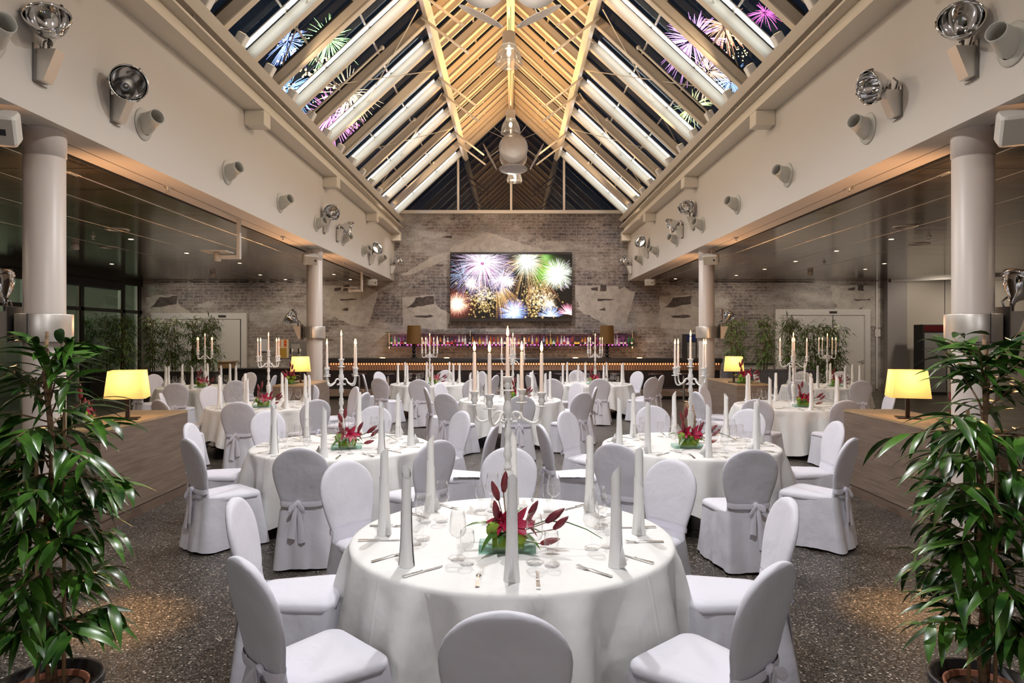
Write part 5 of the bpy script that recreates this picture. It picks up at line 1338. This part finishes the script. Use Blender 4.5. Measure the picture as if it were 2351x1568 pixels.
# ================================================================ plants
def make_ficus(loc, seed, lab, mirror=1):
    r = random.Random(seed); R = tag(empty('ficus_plant', loc), lab, 'plant', 'tall potted ficus in the foreground')
    POTM = mat('dark_planter', (0.02, 0.018, 0.018), 0.4)
    MB().lathe([(0.001, 0), (0.15, 0), (0.20, 0.30), (0.215, 0.33), (0.215, 0.36), (0.195, 0.36), (0.185, 0.30), (0.001, 0.30)], 40).build('planter', POTM, R)
    MB().lathe([(0.145, 0.28), (0.155, 0.335), (0.145, 0.335), (0.14, 0.31), (0.001, 0.305)], 32, Tr(0.0, 0.0, 0.0)).build('inner_pot', TERRA, R)
    MB().lathe([(0.001, 0.318), (0.138, 0.312)], 24).build('soil', SOIL, R)
    trunk = [(0, 0, 0.3)]
    for k in range(1, 9): trunk.append((0.012*math.sin(k*1.7+seed), 0.012*math.cos(k*1.3), 0.3+0.2*k))
    MB().tube(trunk, [0.017, 0.017, 0.016, 0.016, 0.015, 0.014, 0.012, 0.010, 0.007], 10).tube([(0.02, 0.015, 0.3), (0.02, -0.012, 0.6), (-0.012, 0.015, 0.95), (0.015, 0.01, 1.3)], [0.011, 0.011, 0.01, 0.008], 8).build('trunk', BARK, R)
    MB().tube([(0.045*mirror, 0.03, 0.3), (0.05*mirror, 0.03, 1.55)], 0.008, 7).build('support_stake', mat('bamboo_cane', (0.45, 0.30, 0.16), 0.6), R)
    MB().tube([(-0.03*mirror, -0.03, 0.3), (-0.035*mirror, -0.03, 1.35)], 0.008, 7).build('support_stake', mat('bamboo_cane', (0.45, 0.30, 0.16), 0.6), R)
    lv = MB(); tw = MB()
    nb = 56
    for b in range(nb):
        t = b/(nb-1); z = 0.52+1.18*t+r.uniform(-0.03, 0.03)
        az = b*2.4+r.uniform(-0.3, 0.3)
        L_ = (0.20+0.12*r.random()) if t < 0.6 else (0.22+0.15*r.random())
        if t > 0.9: L_ *= 0.8
        el = 0.15+0.7*r.random()+(0.7 if t > 0.85 else 0)
        d = Vector((math.cos(az)*math.cos(el), math.sin(az)*math.cos(el), math.sin(el)))
        p = Vector((0, 0, z)); pts = [p.copy()]
        nseg = 6
        for i in range(nseg):
            d = (d+Vector((0, 0, -0.09))).normalized(); p = p+d*L_/nseg; pts.append(p.copy())
        tw.tube(pts, [0.0045, 0.004, 0.004, 0.0035, 0.003, 0.0025, 0.002], 5)
        nl = 10
        for i in range(nl):
            u = 0.25+0.75*i/(nl-1); q = pts[0].lerp(pts[-1], u) if False else pts[min(nseg, int(u*nseg))]
            sd_ = 1 if i % 2 else -1
            lat = d.cross(Vector((0, 0, 1))).normalized()
            ld = (d*r.uniform(0.4, 1.0)+lat*sd_*r.uniform(0.4, 1.0)+Vector((0, 0, r.uniform(-0.5, 0.35)))).normalized()
            lv.leaf(q, ld, r.uniform(0.16, 0.25), r.uniform(0.034, 0.050), r.uniform(0.5, 1.5), up=(r.uniform(-0.5, 0.5), r.uniform(-0.5, 0.5), 1), n=6, fold=0.22)
    tw.build('twigs', BARK, R); o = lv.build('foliage', LEAF, R)
    return R
make_ficus((px(112, 3.0), 3.0, 0), 5, 'tall potted ficus with glossy leaves at the left edge of the photo')
make_ficus((px(2258, 3.0), 3.0, 0), 9, 'tall potted ficus with glossy leaves at the right edge of the photo', -1)
def make_bamboo(seed, h, spread=0.3, nst=4, density=220):
    r = random.Random(seed); R = tag(empty('bamboo_plant'), 'x', 'plant', 'x')
    st = MB(); lv = MB()
    for k in range(nst):
        x0, y0 = r.uniform(-0.1, 0.1), r.uniform(-0.1, 0.1); lean = (r.uniform(-0.12, 0.12), r.uniform(-0.12, 0.12)); hh = h*r.uniform(0.85, 1)
        st.tube([(x0, y0, 0), (x0+lean[0]*0.4, y0+lean[1]*0.4, hh*0.5), (x0+lean[0], y0+lean[1], hh)], [0.012, 0.009, 0.004], 6)
        for j in range(density//nst):
            t = r.uniform(0.08, 1.0); p = Vector((x0+lean[0]*t, y0+lean[1]*t, hh*t)); az = r.uniform(0, 2*PI); el = r.uniform(-0.2, 0.9)
            d = Vector((math.cos(az)*math.cos(el), math.sin(az)*math.cos(el), math.sin(el))); L_ = r.uniform(0.3, 1.0)*spread
            q = p+d*L_; st.tube([p, q], 0.0025, 3, cap=False)
            for i in range(4):
                lv.leaf(p.lerp(q, 0.5+0.17*i), (d+Vector((r.uniform(-0.9, 0.9), r.uniform(-0.9, 0.9), r.uniform(-0.7, 0.4)))), r.uniform(0.13, 0.24), 0.022, 1.3, up=(r.uniform(-.6, .6), r.uniform(-.6, .6), 1), n=3, fold=0.1)
    st.build('stems', BAMST, R); lv.build('foliage', BAMB, R); return R
WICK_ = mat('dark_wicker', (0.035, 0.028, 0.026), 0.6)
wv = N(WICK_, 'ShaderNodeTexWave'); wv.inputs['Scale'].default_value = 9; L(WICK_, N(WICK_, 'ShaderNodeTexCoord').outputs['Object'], wv.inputs[0]); L(WICK_, bump(WICK_, wv.outputs['Fac'], 0.6, 0.02), bs(WICK_).inputs['Normal'])
GREYW = mat('grey_ribbed_planter', (0.10, 0.10, 0.115), 0.6)
wv = N(GREYW, 'ShaderNodeTexWave'); wv.inputs['Scale'].default_value = 7; L(GREYW, N(GREYW, 'ShaderNodeTexCoord').outputs['Object'], wv.inputs[0]); L(GREYW, bump(GREYW, wv.outputs['Fac'], 0.6, 0.02), bs(GREYW).inputs['Normal'])
def planter(x0, x1, y, zt_, mt, lab):
    r = tag(empty('planter_box', ((x0+x1)/2, y, 0)), lab, 'planter', 'long planter boxes'); w = (x1-x0)/2
    MB().box(-w, w, -0.25, 0.25, 0.06, zt_-0.031, b=0.02).build('box_body', mt, r); MB().box(-w-0.01, w+0.01, -0.26, 0.26, zt_-0.03, zt_).build('rim', mt, r)
    for s in (-1, 1): MB().lathe([(0.001, 0), (0.03, 0), (0.03, 0.06)], 10, Tr(s*(w-0.1), -0.2, 0)).build('castor', STEEL, r)
    return r
yl = 18.9
planter(px(338, yl), px(500, yl), yl, 0.88, WICK_, 'dark wicker planter box with bamboo before the left white door')
planter(px(185, yl+1.5), px(300, yl+1.5), yl+1.5, 0.80, WICK_, 'dark planter box by the left window wall')
yr = 17.9
planter(px(1662, yr), px(1862, yr), yr, 0.99, GREYW, 'grey ribbed planter box with bamboo in the right aisle')
BP = [Proto(make_bamboo(s, 1.5, 0.33, 4, 230)) for s in (1, 2, 3)]
k = 0
for i, x in enumerate((352, 395, 440, 480)):
    BP[k % 3].place((px(x, yl), yl, 0.86), i*1.3, 'leafy bamboo in the left wicker planter, %s from the left' % ORD[i], 'bamboo in the left planter', scale=1.0); k += 1
for i, x in enumerate((205, 245, 285)):
    BP[k % 3].place((px(x, yl+1.5), yl+1.5, 0.78), i*2.1, 'leafy bamboo by the left window wall, %s from the left' % ORD[i], 'bamboo by the window', scale=1.12); k += 1
for i, x in enumerate((1690, 1752, 1815)):
    BP[k % 3].place((px(x, yr), yr, 0.97), i*1.7, 'thin drooping bamboo in the grey planter, %s from the left' % ORD[i], 'bamboo in the right planter', scale=0.92); k += 1
for i, (x, y) in enumerate(((1868, 18.6), (1905, 18.9))):
    r = tag(empty('floor_pot', (px(x, y), y, 0)), 'dark floor pot of the right-hand bamboo, %s from the left' % ORD[i], 'pot', 'dark floor pots')
    MB().lathe([(0.001, 0), (0.16, 0), (0.2, 0.4), (0.18, 0.4), (0.001, 0.36)], 24).build('pot_body', BLACKM, r)
    BP[k % 3].place((px(x, y), y, 0.38), i*1.7, 'leafy bamboo in a floor pot before the right door, %s from the left' % ORD[i], 'bamboo in floor pots', scale=1.22); k += 1
